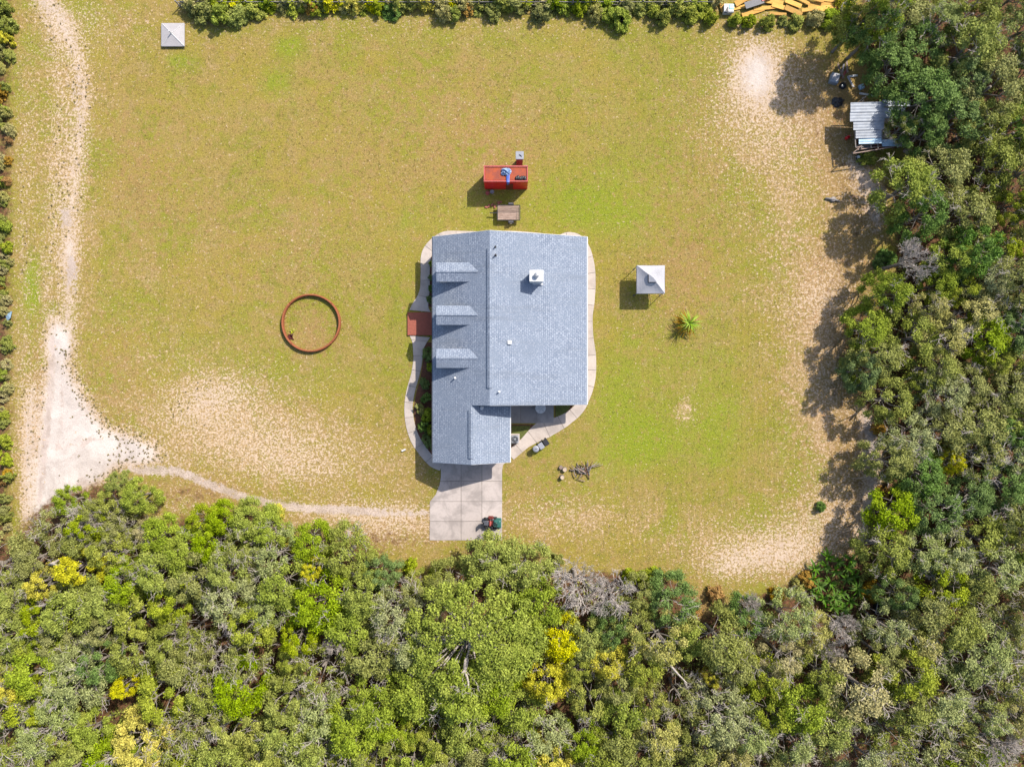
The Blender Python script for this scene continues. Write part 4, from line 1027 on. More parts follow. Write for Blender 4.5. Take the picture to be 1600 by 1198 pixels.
KIND = {  # leaf kind: (look words, spacing, clump radius, leaves per clump, bare share, leaf size, drop)
 'green': ('bright green', .92, (.55, .9), 330, .08, .112, .08),
 'olive': ('olive green', .95, (.5, .9), 300, .16, .105, .12),
 'dark': ('deep green', .9, (.5, .85), 300, .06, .105, .10),
 'grey': ('grey green', .95, (.5, .85), 270, .34, .1, .12),
 'lime': ('lime green', .85, (.45, .75), 300, .06, .105, .12),
 'gold': ('golden yellow', .8, (.5, .8), 290, .12, .105, .08),
 'tan': ('tan olive', .85, (.45, .75), 250, .3, .092, .12),
 'twig': ('grey twiggy', 1.0, (.45, .8), 170, .95, .092, .15),
}
PROTO = {}
for ki, (k, (_, sp_, cr, per, bare, ls, drop)) in enumerate(KIND.items()):
    for v in range(3):
        sd = 100 + ki * 10 + v; r2 = np.random.default_rng(sd)
        H = 7.4; pts = dome_points(2.9, H - .4, 3.5, sp_, sd, drop)
        low = pts * np.array([.97, .97, 1]) - np.array([0, 0, 1.3]); low = low[np.hypot(low[:, 0], low[:, 1]) > 1.7]; low = low[r2.random(len(low)) < .55]
        cs = np.concatenate([pts, low]); rs = r2.uniform(cr[0], cr[1], len(cs))
        me = leaf_mesh('crown', cs, rs, per, ls, sd, LEAF['olive' if k == 'twig' else k])
        PROTO[(k, v)] = (me, trunk_mesh(H, .2, sd), limb_mesh(pts, H, .19, sd, bare))
BARE = []
for v in range(3):
    rr = random.Random(400 + v); b = MB()
    for k in range(7):
        a = k * .9 + rr.uniform(-.3, .3); twig_tree(b, (0, 0, 2.6 + rr.uniform(-.5, .8)), (math.cos(a) * .7, math.sin(a) * .7, 1.0), 1.55, .07, 5, rr, 3, .62, .12)
    BARE.append((b.mesh('limbs', M['twig']), trunk_mesh(5.4, .2, 400 + v)))

# trees that can be told apart, read off the photograph: px, py, radius px, kind
TREES = [(105, 784, 22, 'green'), (180, 755, 16, 'green'), (210, 778, 26, 'green'), (172, 786, 27, 'lime'), (148, 800, 20, 'olive'), (82, 822, 32, 'twig'), (128, 822, 28, 'lime'), (120, 850, 26, 'olive'), (160, 838, 28, 'twig'), (185, 822, 24, 'olive'), (225, 832, 22, 'tan'),
 (250, 840, 32, 'green'), (313, 815, 26, 'lime'), (345, 815, 26, 'green'), (390, 818, 32, 'green'), (325, 850, 30, 'green'), (378, 850, 36, 'twig'), (285, 862, 32, 'green'), (48, 876, 32, 'olive'), (115, 888, 32, 'gold'), (162, 864, 32, 'lime'), (212, 880, 28, 'twig'), (22, 915, 30, 'twig'), (62, 912, 24, 'gold'), (98, 926, 24, 'lime'),
 (102, 955, 38, 'green'), (196, 912, 34, 'green'), (262, 938, 36, 'lime'), (212, 962, 38, 'lime'), (350, 938, 42, 'grey'), (300, 985, 34, 'twig'), (262, 1005, 34, 'olive'), (160, 985, 28, 'olive'), (52, 1008, 26, 'lime'), (15, 1075, 30, 'gold'), (108, 1062, 42, 'grey'), (150, 1038, 32, 'dark'), (192, 1072, 18, 'gold'), (210, 1165, 42, 'gold'), (320, 1038, 36, 'twig'), (302, 1128, 38, 'twig'), (378, 1030, 36, 'twig'), (60, 1150, 40, 'grey'),
 (415, 832, 32, 'green'), (482, 848, 32, 'green'), (425, 872, 38, 'grey'), (540, 868, 45, 'olive'), (590, 898, 28, 'dark'), (565, 935, 34, 'green'), (484, 890, 18, 'gold'), (462, 1000, 28, 'lime'), (452, 1032, 26, 'lime'), (612, 962, 40, 'grey'), (580, 1025, 44, 'olive'), (652, 912, 20, 'lime'), (500, 1120, 44, 'grey'), (582, 1098, 38, 'green'), (648, 1085, 46, 'green'), (720, 1085, 52, 'green'), (640, 1152, 22, 'lime'), (682, 1165, 30, 'lime'), (770, 1150, 34, 'twig'), (440, 1140, 38, 'green'), (416, 950, 34, 'grey'),
 (822, 892, 40, 'green'), (848, 950, 36, 'green'), (800, 1010, 42, 'green'), (875, 1000, 36, 'gold'), (855, 1068, 34, 'gold'), (948, 1035, 32, 'gold'), (922, 1098, 36, 'lime'), (900, 1045, 26, 'lime'), (955, 985, 30, 'dark'), (1002, 1042, 36, 'lime'), (1018, 1102, 24, 'lime'), (1050, 945, 42, 'dark'), (1000, 930, 26, 'olive'), (1080, 1005, 28, 'green'), (1112, 1062, 14, 'gold'), (1165, 972, 34, 'dark'), (1192, 1062, 34, 'lime'), (1128, 1125, 46, 'grey'), (1030, 1150, 38, 'tan'), (850, 1145, 42, 'grey'), (862, 1190, 34, 'gold'), (910, 1160, 30, 'green'), (1152, 1182, 26, 'tan'), (1062, 1090, 34, 'twig'), (970, 1160, 36, 'olive'),
 (1235, 968, 44, 'grey'), (1272, 990, 32, 'tan'), (1408, 932, 26, 'dark'), (1345, 1075, 56, 'tan'), (1210, 1062, 22, 'lime'), (1208, 1120, 38, 'lime'), (1298, 1138, 38, 'green'), (1482, 918, 42, 'lime'), (1452, 955, 40, 'olive'), (1440, 1000, 38, 'tan'), (1430, 1058, 44, 'lime'), (1540, 1022, 50, 'grey'), (1472, 1100, 46, 'grey'), (1490, 1155, 48, 'twig'), (1400, 1150, 40, 'twig'), (1560, 1082, 40, 'twig'), (1245, 1165, 34, 'grey'),
 (1352, 580, 30, 'dark'), (1440, 602, 24, 'lime'), (1392, 625, 40, 'olive'), (1490, 722, 20, 'gold'), (1562, 568, 24, 'lime'), (1375, 560, 34, 'olive'), (1392, 458, 32, 'green'), (1356, 512, 34, 'green'), (1455, 478, 28, 'tan'), (1480, 522, 38, 'tan'), (1532, 482, 42, 'tan'), (1505, 452, 26, 'lime'), (1590, 318, 26, 'lime'), (1572, 390, 30, 'lime'), (1420, 290, 42, 'green'), (1492, 408, 34, 'green'), (1470, 445, 28, 'green'), (1452, 330, 36, 'dark'), (1520, 335, 40, 'olive'),
 (1452, 205, 34, 'dark'), (1414, 198, 20, 'twig'), (1400, 105, 40, 'dark'), (1372, 45, 34, 'dark'), (1346, 34, 28, 'olive'), (1440, 70, 44, 'dark'), (1520, 70, 44, 'green'), (1455, 150, 46, 'dark'), (1500, 190, 44, 'dark'), (1560, 250, 44, 'olive'), (1480, 262, 42, 'olive'), (1560, 130, 46, 'olive'), (1395, 720, 34, 'olive'), (1400, 800, 38, 'green'), (1392, 860, 38, 'olive')]
BARES = [(1437, 402, 50, 'wide bare grey tree at the lawn edge of the east wood'), (905, 918, 58, 'bare grey tree left of centre among green crowns below the south lawn'), (958, 935, 54, 'bare grey tree right of the gold crowns below the south lawn'), (520, 1010, 30, 'bare pale branched tree in a dark gap of the south wood'), (1325, 985, 36, 'bare pale tree below the broad leaved green patch'), (1308, 1020, 30, 'bare grey tree above the large tan crown in the lower right wood'), (1578, 1180, 50, 'bare white branched tree in the bottom right corner'), (120, 818, 36, 'bare grey tree at the wood tip by the sandy track'), (1180, 950, 26, 'bare grey tree beside the rust coloured shrubs below the lawn')]
BIG = (742, 968)


def inside(px, py, poly=FOREST):
    c = False; n = len(poly)
    for i in range(n):
        x0, y0 = poly[i]; x1, y1 = poly[(i + 1) % n]
        if (y0 > py) != (y1 > py) and px < (x1 - x0) * (py - y0) / (y1 - y0) + x0: c = not c
    return c


def edge_dist(px, py, poly=SOUTH_EDGE + EAST_EDGE):
    d = 1e9
    for (x0, y0), (x1, y1) in zip(poly[:-1], poly[1:]):
        L2 = (x1 - x0) ** 2 + (y1 - y0) ** 2; t = max(0, min(1, ((px - x0) * (x1 - x0) + (py - y0) * (y1 - y0)) / L2)); d = min(d, math.hypot(px - x0 - t * (x1 - x0), py - y0 - t * (y1 - y0)))
    return d


def pick_kind(px, py):
    if px > 1300 and py < 860: W = dict(olive=.5, dark=.24, grey=.12, twig=.05, green=.09)
    elif px < 420: W = dict(lime=.26, green=.3, olive=.24, twig=.12, grey=.05, gold=.03)
    elif px < 850: W = dict(green=.4, grey=.2, olive=.26, twig=.08, lime=.06)
    else: W = dict(grey=.28, olive=.3, twig=.12, tan=.14, green=.16)
    return rnd.choices(list(W), list(W.values()))[0]


ALL = [list(t_) for t_ in TREES]
occ = [(t_[0], t_[1], t_[2]) for t_ in TREES] + [(b[0], b[1], b[2] * 1.05) for b in BARES] + [(BIG[0], BIG[1], 92), (1310, 908, 48), (1370, 946, 34), (1085, 965, 20), (1392, 196, 26), (1395, 150, 20), (1335, 122, 34), (1345, 165, 30)]
n_try = 0
while n_try < 16000 and len(ALL) < 288:
    n_try += 1
    px, py = rnd.uniform(-30, 1640), rnd.uniform(-25, 1235)
    if not inside(px, py) or edge_dist(px, py) < 24: continue
    r = rnd.uniform(32, 46)
    if any((px - a) ** 2 + (py - b_) ** 2 < (max(30, .56 * (r + c))) ** 2 for a, b_, c in occ): continue
    occ.append((px, py, r)); ALL.append([px, py, r, pick_kind(px, py)])


n_try = 0
while n_try < 16000 and len(ALL) < 291:
    n_try += 1
    px, py = rnd.uniform(-10, 1620), rnd.uniform(-10, 1215)
    if not inside(px, py) or edge_dist(px, py) < 18: continue
    r = rnd.uniform(23, 30)
    if any((px - a) ** 2 + (py - b_) ** 2 < (max(22, .5 * (r + c))) ** 2 for a, b_, c in occ): continue
    occ.append((px, py, r)); ALL.append([px, py, r, pick_kind(px, py)])
print('trees', len(ALL))


def zone(px, py):
    if px > 1300 and py < 870:
        side = 'at the lawn edge' if edge_dist(px, py) < 62 else ('at right border' if px > 1530 else 'inside the wood')
        z = 'by the tin shed' if py < 175 else ('below the tin shed' if py < 340 else ('near bare grey tree' if py < 530 else ('east of the shaded lawn' if py < 700 else 'near the lower sand')))
        return f'{z}, {side}', True
    side = 'at upper edge' if edge_dist(px, py) < 50 else ('at bottom border' if py > 1125 else ('in mid wood' if py > 1000 else 'near the upper edge'))
    z = 'below the sandy track' if px < 260 else ('below the gravel trail' if px < 520 else ('left of forked oak' if px < 690 else ('below the driveway' if px < 850 else ('below the south lawn' if px < 1100 else ('below the lower sand' if px < 1340 else 'in the lower right')))))
    return f'{z}, {side}', False


buckets = {}
for i, (px, py, r, k) in enumerate(ALL):
    z, east = zone(px, py); buckets.setdefault((k, z, east), []).append(i)
labels = {}
for (k, z, east), ids in buckets.items():
    w = KIND[k][0]
    if len(ids) == 1: labels[ids[0]] = f'{w} tree {z}'; continue
    ids.sort(key=lambda i: ALL[i][1] if east else ALL[i][0])
    for n, i in enumerate(ids):
        o = ORD[n] if n < len(ids) - 1 or len(ids) < 3 else 'last'
        labels[i] = f'{o} {w} tree from the {"top" if east else "left"}, {z}'


def add_tree(px, py, rpx, label, parts, hf=1.0, group='trees of the surrounding wood', base_r=2.9):
    s_ = rpx / PPM * .93 / base_r; sz = hf * (.62 + .38 * s_)
    hc = min(9.5, 5.3 * sz)
    x_, y_ = G(px, py, hc)
    t = thing('tree', label, 'tree', (x_, y_, 0), rnd.uniform(0, 6.28), group)
    t.scale = (s_ * rnd.uniform(.93, 1.07), s_ * rnd.uniform(.93, 1.07), sz)
    for nm, me in parts:
        p_ = link(nm, me, t)
        if nm == 'bare_twigs': stuff(p_)
    return t


for i, (px, py, r, k) in enumerate(ALL):
    me, tm, lm = PROTO[(k, rnd.randrange(3))]
    east = px > 1300 and py < 870
    low = edge_dist(px, py) < 40 and not east
    lm, tw = lm
    add_tree(px, py, r * 1.04, labels[i], (('trunk', tm), ('limbs', lm), ('crown', me)) + ((('bare_twigs', tw),) if tw else ()), rnd.uniform(.9, 1.15) * ((1.3 if (py < 80 and px < 1412) else .62 if (py < 175 and px < 1450) else (.8 if py > 480 else .95)) if east else (.72 if low else .95)))
for i, (px, py, r, lb) in enumerate(BARES):
    lm, tm = BARE[i % 3]
    add_tree(px, py, r, lb, (('trunk', tm), ('limbs', lm)), 1.15 if py > 700 or px < 1300 else 1.35, 'bare trees in the wood', 3.3)

# the big forked oak below the driveway
x_, y_ = G(735, 985, 3.0)
t = thing('tree', 'big bright green oak with forked grey limbs showing, below the driveway', 'tree', (x_, y_, 0), 0)
pts = dome_points(6.6, 8.2, 2.6, .95, 77, .1, 1.2)
def oak_gap(p):
    gx, gy = p[0] * PPM, -p[1] * PPM
    return not (-19 < gx < 12 and -6 < gy < 60)
pts = np.array([p for p in pts if oak_gap(p)])
rs = np.random.default_rng(5).uniform(.6, 1.0, len(pts))
link('crown', leaf_mesh('crown', pts, rs, 340, .115, 78, LEAF['green']), t)
rr = random.Random(8); b = MB()
for c in pts[::2]:
    c = Vector(c); s0 = Vector((c.x * .12, c.y * .12, 3.6 + rr.uniform(-.5, .8))); b.tube([s0, s0.lerp(c, .5) + Vector((0, 0, .3)), c], [.12, .08, .03], 5, cap=False)
limb0 = [Vector((.1, 0, 2.6)), Vector((.1, -.5, 5.6)), Vector((-.15, -1.5, 6.6)), Vector((-.3, -2.3, 6.9))]
b.tube(limb0, [.3, .25, .21, .18], 8)
for tgt, w_ in (((-1.5, -3.8, 7.2), .13), ((.1, -4.2, 7.2), .13), ((-.5, -3.6, 6.6), .08), ((1.2, -4.0, 6.9), .1)):
    tv = Vector(tgt); m_ = limb0[3].lerp(tv, .5) + Vector((rr.uniform(-.15, .15), 0, .1)); b.tube([limb0[3], m_, tv], [w_ * 1.1, w_ * .85, w_ * .4], 7); twig_tree(b, m_, tv - m_ + Vector((0, 0, .4)), .8, .05, 2, rr, 3, .6)
for tgt in ((1.5, .5, 7.3), (-.5, 2.2, 7.0), (-3.2, .5, 6.8), (3.2, 1.5, 6.5)):
    tv = Vector(tgt); b.tube([(0, 0, 2.6), (tv.x * .2, tv.y * .2, 5.6), tv * .7 + Vector((0, rr.uniform(-.2, .2), 2.0)), tv], [.2, .18, .13, .06], 7)
b.build('limbs', M['twig'], t, True)
MB().tube([(0, .1, -.2), (0, .05, .5), (.05, 0, 1.6), (0, 0, 2.9)], [.65, .48, .42, .36], 12).build('trunk', M['twig'], t, True)

# fallen or leaning pale trunks seen through gaps in the wood
for px, py, L, a, r_, lb in ((70, 945, 5.2, 20, .16, 'long pale trunk leaning through the trees, lower left'), (92, 882, 2.2, 3, .12, 'short pale trunk by the golden tree, lower left'), (1048, 1040, 3.4, -42, .13, 'pale leaning trunk left of the brown gap in the south wood'), (1102, 1092, 1.2, -22, .1, 'short pale trunk in the brown gap of the south wood'), (1160, 1030, 2.4, -24, .1, 'pale branch trunk leaning across the wood below the lawn')):
    x_, y_ = G(px, py, 4.2); dx, dy = math.cos(R_(a)) * L / 2, math.sin(R_(a)) * L / 2
    b = MB().tube([(-dx, -dy, 4.0), (-dx * .3, -dy * .3 + .15, 4.4), (dx * .4, dy * .4, 4.9), (dx, dy, 5.4)], [r_, r_ * .9, r_ * .7, r_ * .35], 8)
    b.tube([(-dx, -dy, 4.0), (-dx * 1.25, -dy * 1.25, 2.0), (-dx * 1.35, -dy * 1.35, -.1)], [r_, r_ * 1.2, r_ * 1.5], 8)
    twig_tree(b, (dx * .4, dy * .4, 4.9), (dx, dy, .8), 1.0, .05, 2, rr, 3)
    tag(b.build('leaning_trunk', M['twig'], None, True, (x_, y_, 0)), lb, 'trunk')

# ---------------------------------------------------------------- shrubs: hedge line, left border, beds, wood edge
SH = {}
for k, per, ls in (('green', 120, .1), ('lime', 110, .1), ('olive', 110, .1), ('dark', 120, .09), ('gold', 80, .1), ('rust', 70, .09), ('tan', 80, .08)):
    for v in range(2):
        sd = 600 + len(SH); r2 = np.random.default_rng(sd)
        pts = dome_points(.8, 1.2, .75, .3, sd, .12); low = pts * np.array([1.05, 1.05, .55])
        cs = np.concatenate([pts, low]); rs = r2.uniform(.16, .34, len(cs))
        me = leaf_mesh('foliage', cs, rs, per, ls, sd, LEAF[k]); b = MB()
        for c in pts[::2]: b.tube([(0, 0, -.05), Vector(c) * .5 + Vector((0, 0, .1)), c], [.035, .025, .008], 4, cap=False)
        SH[(k, v)] = (me, b.mesh('stems', M['bark']))
SHW = {'green': 'bright green', 'lime': 'yellow green', 'olive': 'olive green', 'dark': 'deep green', 'gold': 'golden', 'rust': 'rust brown', 'tan': 'tan'}


def shrub(px, py, r, k, label, group, hf=1.0):
    s_ = r / PPM / .95; x_, y_ = G(px, py, .7 * hf)
    t = thing('shrub', label, 'shrub', (x_, y_, 0), rnd.uniform(0, 6.28), group); t.scale = (s_ * rnd.uniform(.8, 1.3), s_ * rnd.uniform(.8, 1.2), hf * (.45 + .55 * s_) * rnd.uniform(.7, 1.1))
    f, st_ = SH[(k, rnd.randrange(2))]; link('stems', st_, t); link('foliage', f, t)


hedge = [(300, 8, 16, 'dark'), (322, 18, 17, 'olive'), (345, 26, 20, 'green'), (372, 20, 18, 'green'), (396, 12, 18, 'lime'), (340, 2, 20, 'lime'), (372, -2, 18, 'lime'), (420, 4, 16, 'lime'), (444, 8, 13, 'tan'), (462, 4, 18, 'lime'), (486, 10, 13, 'rust'), (500, 3, 16, 'olive'), (540, 6, 12, 'olive'), (566, 4, 12, 'lime'), (590, 8, 13, 'lime'), (612, 16, 15, 'dark'), (620, 4, 15, 'lime'), (640, 2, 12, 'lime'), (695, 14, 14, 'olive'), (712, 20, 13, 'green'), (730, 10, 12, 'rust'), (745, 3, 17, 'lime'), (768, 16, 13, 'olive'), (790, 5, 15, 'lime'), (815, 2, 13, 'gold'), (846, 18, 15, 'dark'), (855, 4, 15, 'olive'), (880, 6, 13, 'green'), (905, 10, 12, 'lime'), (930, 18, 14, 'tan'), (950, 24, 14, 'green'), (968, 28, 16, 'green'), (978, 12, 15, 'olive'), (1000, 6, 14, 'lime'), (1022, 14, 12, 'lime'), (1036, 26, 13, 'lime'), (1062, 12, 16, 'lime'), (1078, 20, 13, 'lime'), (1098, 10, 14, 'lime'), (1112, 28, 9, 'lime'), (1150, 30, 9, 'lime'), (1172, 30, 11, 'lime'), (1200, 34, 12, 'lime'), (1226, 30, 9, 'olive'), (1246, 32, 11, 'lime'), (1276, 28, 11, 'olive'), (1302, 28, 14, 'green'), (1326, 24, 15, 'dark'), (1322, 6, 16, 'gold'), (1338, 48, 12, 'olive')]
left = [(4, 12, 16, 'olive'), (12, 38, 16, 'olive'), (8, 60, 16, 'gold'), (14, 86, 12, 'lime'), (2, 170, 13, 'green'), (4, 196, 12, 'lime'), (2, 140, 11, 'rust'), (3, 312, 12, 'olive'), (4, 352, 14, 'green'), (10, 386, 11, 'lime'), (4, 412, 13, 'olive'), (14, 408, 9, 'tan'), (2, 460, 11, 'olive'), (6, 545, 10, 'olive'), (3, 584, 12, 'green'), (8, 606, 10, 'lime'), (4, 650, 12, 'lime'), (6, 690, 13, 'lime'), (8, 720, 12, 'lime'), (12, 745, 13, 'olive'), (4, 780, 12, 'olive'), (8, 808, 12, 'olive'), (10, 250, 10, 'rust'), (8, 282, 10, 'rust')]


def row(L, where, axis_, end, group):
    bk = {}
    for i, s_ in enumerate(L): bk.setdefault(s_[3], []).append(i)
    lb = {}
    for k, ids in bk.items():
        ids.sort(key=lambda i: L[i][axis_])
        for n, i in enumerate(ids):
            if len(ids) == 1: lb[i] = f'{SHW[k]} shrub {where}'
            else:
                m_ = len(ids) - 1 - n; far = 'right' if end == 'left' else 'bottom'
                lb[i] = f'{ORD[n]} {SHW[k]} shrub from the {end} {where}' if n <= m_ else f'{ORD[m_]} {SHW[k]} shrub from the {far} {where}'
    for i, (px, py, r, k) in enumerate(L): shrub(px, py, r, k, lb[i], group, rnd.uniform(.75, 1.15))


hedge = [(a_, b_, c_, 'olive' if d_ == 'dark' and a_ != 612 else ('tan' if d_ == 'olive' and i_ % 3 == 0 else d_)) for i_, (a_, b_, c_, d_) in enumerate(hedge)]
row(hedge, 'in the overgrown top fence line', 0, 'left', 'shrubs along the top fence')
left = [(a_ - 2, b_, c_ * .75, d_) for a_, b_, c_, d_ in left]
row(left, 'on the left border', 1, 'top', 'shrubs on the left border')
r3 = random.Random(17)
behind = [(x_ + r3.uniform(-6, 6), r3.uniform(-12, 3), r3.uniform(13, 20), r3.choice(('lime', 'lime', 'tan', 'olive', 'gold', 'green'))) for x_ in range(300, 1120, 17)]
row(behind, 'behind the top fence line', 0, 'left', 'shrubs behind the top fence')
lowl = [(r3.uniform(-10, 12), y_ + r3.uniform(-8, 8), r3.uniform(5, 12), r3.choice(('lime', 'tan', 'olive', 'tan', 'rust', 'olive'))) for y_ in range(-5, 840, 19)]
row(lowl, 'low on the left border', 1, 'top', 'low growth on the left border')
beds = [(669, 553, 11, 'dark'), (672, 575, 9, 'green'), (663, 600, 9, 'dark'), (666, 622, 10, 'dark'), (657, 640, 9, 'olive'), (668, 648, 9, 'green'), (662, 666, 10, 'dark'), (668, 690, 11, 'dark'), (673, 672, 8, 'green'), (674, 432, 6, 'dark'), (674, 450, 6, 'dark'), (673, 468, 7, 'dark'), (674, 412, 5, 'green')]
row([b_ for b_ in beds if b_[1] > 500], 'in the mulch bed below the porch', 1, 'top', 'shrubs in the front beds')
row([b_ for b_ in beds if b_[1] < 500], 'in the narrow bed above the porch', 1, 'top', 'shrubs in the front beds')
edge = [(1366, 922, 18, 'rust'), (1338, 512, 13, 'rust'), (1388, 404, 13, 'dark'), (1375, 410, 9, 'dark'), (1284, 792, 9, 'dark'), (1358, 246, 12, 'olive'), (1014, 902, 18, 'lime'), (985, 900, 14, 'lime'), (1085, 960, 15, 'rust'), (1072, 985, 14, 'rust'), (1120, 930, 14, 'rust'), (1140, 960, 16, 'tan'), (1265, 905, 14, 'rust'), (1250, 915, 12, 'tan'), (450, 850, 14, 'gold'), (640, 885, 14, 'lime'), (225, 845, 13, 'rust'), (680, 900, 14, 'lime'), (1330, 560, 14, 'green'), (1335, 590, 13, 'green'), (870, 880, 12, 'olive'), (1376, 670, 12, 'rust'), (1380, 770, 12, 'rust'), (1215, 930, 14, 'rust'), (860, 890, 8, 'gold'), (430, 800, 13, 'gold')]
row(edge, 'at the foot of the wood edge', 0, 'left', 'low shrubs at the wood edge')
r4 = random.Random(6)
BLP = []
while len(BLP) < 20:
    px, py = round(r4.uniform(1272, 1348), 1), round(r4.uniform(872, 956), 1)
    if ((px - 1312) / 38) ** 2 + ((py - 912) / 44) ** 2 < 1 and all((px - q_[0]) ** 2 + (py - q_[1]) ** 2 > 200 for q_ in BLP): BLP.append((px, py))
for px, py in BLP:
    blade_plant('broad_leaf_plant', f'{ORD[sorted(q_[0] for q_ in BLP).index(px)]} from left of the glossy broad leaved plants beside the lower sand', 'plant', (*G(px, py, 1.5), 0), 15, r4.uniform(.85, 1.2), .1, LEAF['broad'], (.35, 1.6), r4.uniform(.3, 1.0), 'broad leaved plants by the lower sand')

# young palm on the east lawn with a dead skirt
p = blade_plant('young_palm', 'small spiky yellow green palm standing alone on the east lawn', 'palm', (*G(1076, 505, .9), 0), 48, 1.5, .045, leaf_mat('palm_leaf', (.18, .27, .02), (.27, .34, .04)), (.3, 1.6), 1.0, None, 'frond')
MB().tube([(0, 0, -.05), (0, 0, .5), (.02, 0, 1.05)], [.16, .12, .1], 9).build('trunk', M['bark'], p)
r2 = random.Random(3); sk = MB()
for k in range(60):
    a = r2.uniform(1.8, 5.4); L = r2.uniform(.9, 1.95); w_ = .08
    A_ = Vector((math.cos(a) * .1, math.sin(a) * .1, .95)); B_2 = Vector((math.cos(a) * L, math.sin(a) * L, r2.uniform(.1, .6))); n_ = Vector((-math.sin(a), math.cos(a), 0)) * w_
    sk.add([A_ - n_, A_ + n_, B_2], [(0, 1, 2)])
sk.build('dead_fronds', LEAF['rust'], p)

# ---------------------------------------------------------------- fence line and lumber at the top
FY = (599 - 11) / PPM
fence = thing('fence', 'old grey rail fence overgrown by shrubs along the top border', 'fence', (0, 0, 0))
x_ = (282 - 800) / PPM
while x_ < (1085 - 800) / PPM:
    MB().box((x_, FY, .6), (.11, .11, 1.25), bev=.01).build('post', M['greywood'], fence)
    for z_ in (.5, 1.05): MB().bar((x_ + .07, FY - .07, z_ + rnd.uniform(-.04, .04)), (x_ + 2.33, FY - .07, z_ + rnd.uniform(-.04, .04)), .035, .13).build('rail', M['greywood'], fence)
    x_ += 2.4
r2 = random.Random(21); k = 0
lum = [(1168, 10, 4.0, 12), (1176, 20, 3.0, 18), (1196, 14, 3.2, 6), (1205, 4, 3.0, -12), (1222, 14, 3.0, -16), (1214, 24, 2.2, -4), (1238, 8, 2.2, -22), (1238, 20, 2.4, -24), (1262, 18, 2.0, 8), (1282, 8, 3.4, 2), (1292, 14, 2.8, 6), (1300, 3, 2.6, -6), (1126, 4, 2.8, 102), (1158, 3, 2.0, 30), (1250, 2, 2.4, -28), (1186, 2, 3.4, 16), (1312, 16, 1.6, 10), (1272, 2, 2.2, -14)]
for px, py, L, a in lum:
    w_ = r2.uniform(.3, .62); big = r2.random() < .3
    o = MB().box((0, 0, 0), (L * .8, w_, .06), bev=.01).build('board', M['newwood'], None, False, (*G(px, py), .08 + k * .035 % .3), R_(a)); k += 1
    tag(o, f'{ORD[sorted(lum).index((px, py, L, a))]} from left of the fresh orange boards in the top lumber heap', 'board', 'boards in the lumber heap')
tag(MB().box((0, 0, 0), (2.0, .7, .04), bev=.01).build('tin_sheet', M['darkplastic'], None, False, (*G(1176, 9), .5), R_(18)), 'dark grey sheet lying on top of the lumber heap', 'panel')
tag(MB().box((0, 0, 0), (1.3, .3, .05), bev=.01).build('board', M['redrim'], None, False, (*G(1196, 1.5), .55), R_(22)), 'pinkish board on top of the lumber heap', 'board')
t = thing('old_cabinet', 'white and black box with teal top left of the lumber heap', 'cabinet', (*G(1138, 14, .4), 0))
MB().box((0, 0, .3), (1.0, .85, .6), bev=.04).build('cabinet', M['white'], t); MB().box((.28, .1, .62), (.5, .5, .06), bev=.02).build('lid', M['teal'], t); MB().add([(-.45, -.42, .63), (-.05, -.42, .63), (-.08, .2, .63)], [(0, 1, 2)]).build('opening', M['black'], t); MB().box((0, -.46, .5), (1.1, .06, .06)).build('trim', M['darkplastic'], t)
for i in range(10):
    o = MB().box((0, 0, 0), (1.3, .09, .05)).build('board', M['greywood'], None, False, (*G(1052 + i * 4.2, 2 + (i % 3) * 2), .2), R_(80 - i * 9)); tag(o, f'{ORD[i]} from left of the thin grey boards fanned out along the top fence', 'board', 'grey boards by the top fence')
for px, py in ((868, 1), (905, 0), (934, 1)):
    tag(MB().box((0, 0, 0), (2.0, .5, .05), bev=.01).build('board', M['newwood'], None, False, (*G(px, py), .1), R_(rnd.uniform(-6, 6))), f'{ORD[(868, 905, 934).index(px)]} from left of the orange boards behind the top fence', 'board', 'orange boards behind the top fence')
tag(MB().add([(0, 0, .05), (.75, .1, .1), (.85, -.65, .5), (.35, -1.0, .3)], [(0, 1, 2, 3), (3, 2, 1, 0)]).slab([(0, 0, .09), (.75, .1, .14), (.85, -.65, .54), (.35, -1.0, .34)], .02).build('tin_sheet', M['bluesheet'], None, False, (*G(9, 488), 0)), 'small bent blue grey sheet on the left border', 'sheet')

# ---------------------------------------------------------------- grass tufts and weeds on the lawn
def in_px(poly, X, Y): return poly_mask(X, Y, poly, .01) > .5


r = np.random.default_rng(31); n = 34000
X = r.uniform(24, 1400, n); Y = r.uniform(16, 905, n)
s, d, l, br, rd, li = masks(X, Y)
pat = .5 + .25 * (np.sin(X / 41 + 2 * np.sin(Y / 57)) + np.sin(Y / 33 + 1.7 * np.sin(X / 71 + 1)))
ok = (li < .3) & (r.random(n) < .25 + .85 * pat) & (r.random(n) > np.clip(s * 1.3 + rd, 0, .97))
HOUSE = [(630, 355), (932, 355), (932, 730), (790, 730), (788, 848), (668, 848), (668, 720), (630, 690)]
ok &= ~in_px(HOUSE, X, Y)
for bx in ((748, 262, 832, 348), (992, 412, 1042, 462), (250, 34, 290, 74), (1322, 158, 1420, 246)): ok &= ~((X > bx[0]) & (X < bx[2]) & (Y > bx[1]) & (Y < bx[3]))
X, Y, s, d, l, br = [a[ok] for a in (X, Y, s, d, l, br)]; n = len(X)
x_, y_ = (X - 800) / PPM, (599 - Y) / PPM
B = 3; a = r.uniform(0, 6.28, (n, B)); L = r.uniform(.08, .2, (n, B)); hgt = r.uniform(.02, .08, (n, B)); w_ = .028
bx = np.repeat(x_[:, None], B, 1) + r.normal(0, .03, (n, B)); by = np.repeat(y_[:, None], B, 1) + r.normal(0, .03, (n, B))
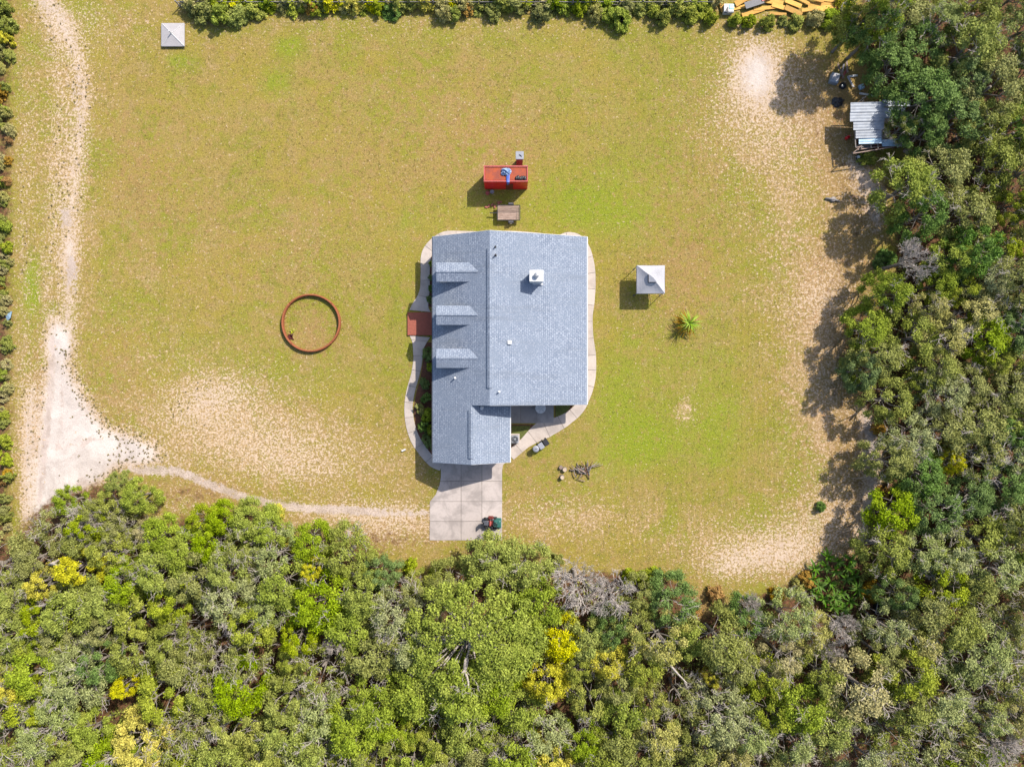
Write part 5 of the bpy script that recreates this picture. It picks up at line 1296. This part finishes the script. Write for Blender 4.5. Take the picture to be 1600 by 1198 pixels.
v = np.stack([np.stack([bx - np.sin(a) * w_, by + np.cos(a) * w_, np.full_like(a, .0)], -1), np.stack([bx + np.sin(a) * w_, by - np.cos(a) * w_, np.full_like(a, .0)], -1), np.stack([bx + np.cos(a) * L, by + np.sin(a) * L, hgt], -1)], 2).reshape(-1, 3)
me = fast_mesh('grass_tufts', v, np.arange(len(v)).reshape(-1, 3), None)
base = np.array([[.145, .112, .027]]); c = base + l[:, None] * np.array([[-.04, .06, -.012]]) + np.clip(d + s, 0, 1)[:, None] * np.array([[.13, .08, .055]]) + br[:, None] * np.array([[.06, -.02, .02]])
pick = r.random(n)[:, None]; c = np.where(pick < .2, c * np.array([[1.7, 1.6, 2.0]]), np.where(pick < .3, c * .72, c * 1.1)) * r.uniform(.8, 1.25, (n, 1))
cc = np.ones((n * B * 3, 4), np.float32); cc[:, :3] = np.repeat(np.clip(c, .01, .6), B * 3, 0)
at = me.attributes.new('tint', 'FLOAT_COLOR', 'POINT'); at.data.foreach_set('color', cc.reshape(-1))
gm, nt, b_ = new_mat('grass_blades'); an = N(nt, 'ShaderNodeAttribute', attribute_name='tint'); nt.links.new(an.outputs['Color'], b_.inputs['Base Color']); b_.inputs['Roughness'].default_value = .8; b_.inputs['Specular IOR Level'].default_value = .1
me.materials.append(gm); stuff(link('grass_tufts', me)); tag(bpy.data.objects['grass_tufts'], 'short mown grass tufts scattered over the lawn', 'grass')

# weeds rooted in the white sand and along the track
wx, wy = [], []
for _ in range(1900):
    px, py = rnd.uniform(28, 330), rnd.uniform(0, 830)
    if rnd.random() < .45: px, py = rnd.uniform(95, 260), rnd.uniform(540, 770)
    wx.append(px); wy.append(py)
wx, wy = np.array(wx), np.array(wy); s, d, l, br, rd, li = masks(wx, wy)
core = poly_mask(wx, wy, SANDPOLY, 40)
ok = (s > .22) & (li < .4) & (core < .93) & (rd < .5); ok |= (core >= .93) & (np.random.default_rng(2).random(len(wx)) < .05)
pts = [(x_, y_) for x_, y_, o in zip(wx, wy, ok) if o]
cs = np.array([(*G(px, py), .03) for px, py in pts]); rs = np.random.default_rng(4).uniform(.035, .15, len(cs))
M['weed'] = leaf_mat('weed_leaf', (.13, .11, .04), (.2, .15, .07))
o = stuff(link('weeds', leaf_mesh('weeds', cs, rs, 16, .055, 9, M['weed'], .6))); tag(o, 'low dark weeds dotted over the white sand track', 'weeds')

# undergrowth on the floor of the wood
gx, gy = [], []
while len(gx) < 2600:
    px, py = rnd.uniform(-60, 1670), rnd.uniform(-40, 1250)
    if inside(px, py) and edge_dist(px, py) > 10 and not (1320 < px < 1425 and 95 < py < 260) and math.hypot(px - 1370, py - 946) > 26: gx.append(px); gy.append(py)
cs = np.array([(*G(px, py), rnd.uniform(.1, .9)) for px, py in zip(gx, gy)]); rs = np.random.default_rng(14).uniform(.35, .8, len(cs))
o = stuff(link('undergrowth', leaf_mesh('undergrowth', cs, rs, 34, .13, 15, LEAF['olive'], .6))); tag(o, 'low green undergrowth on the floor of the wood', 'undergrowth')
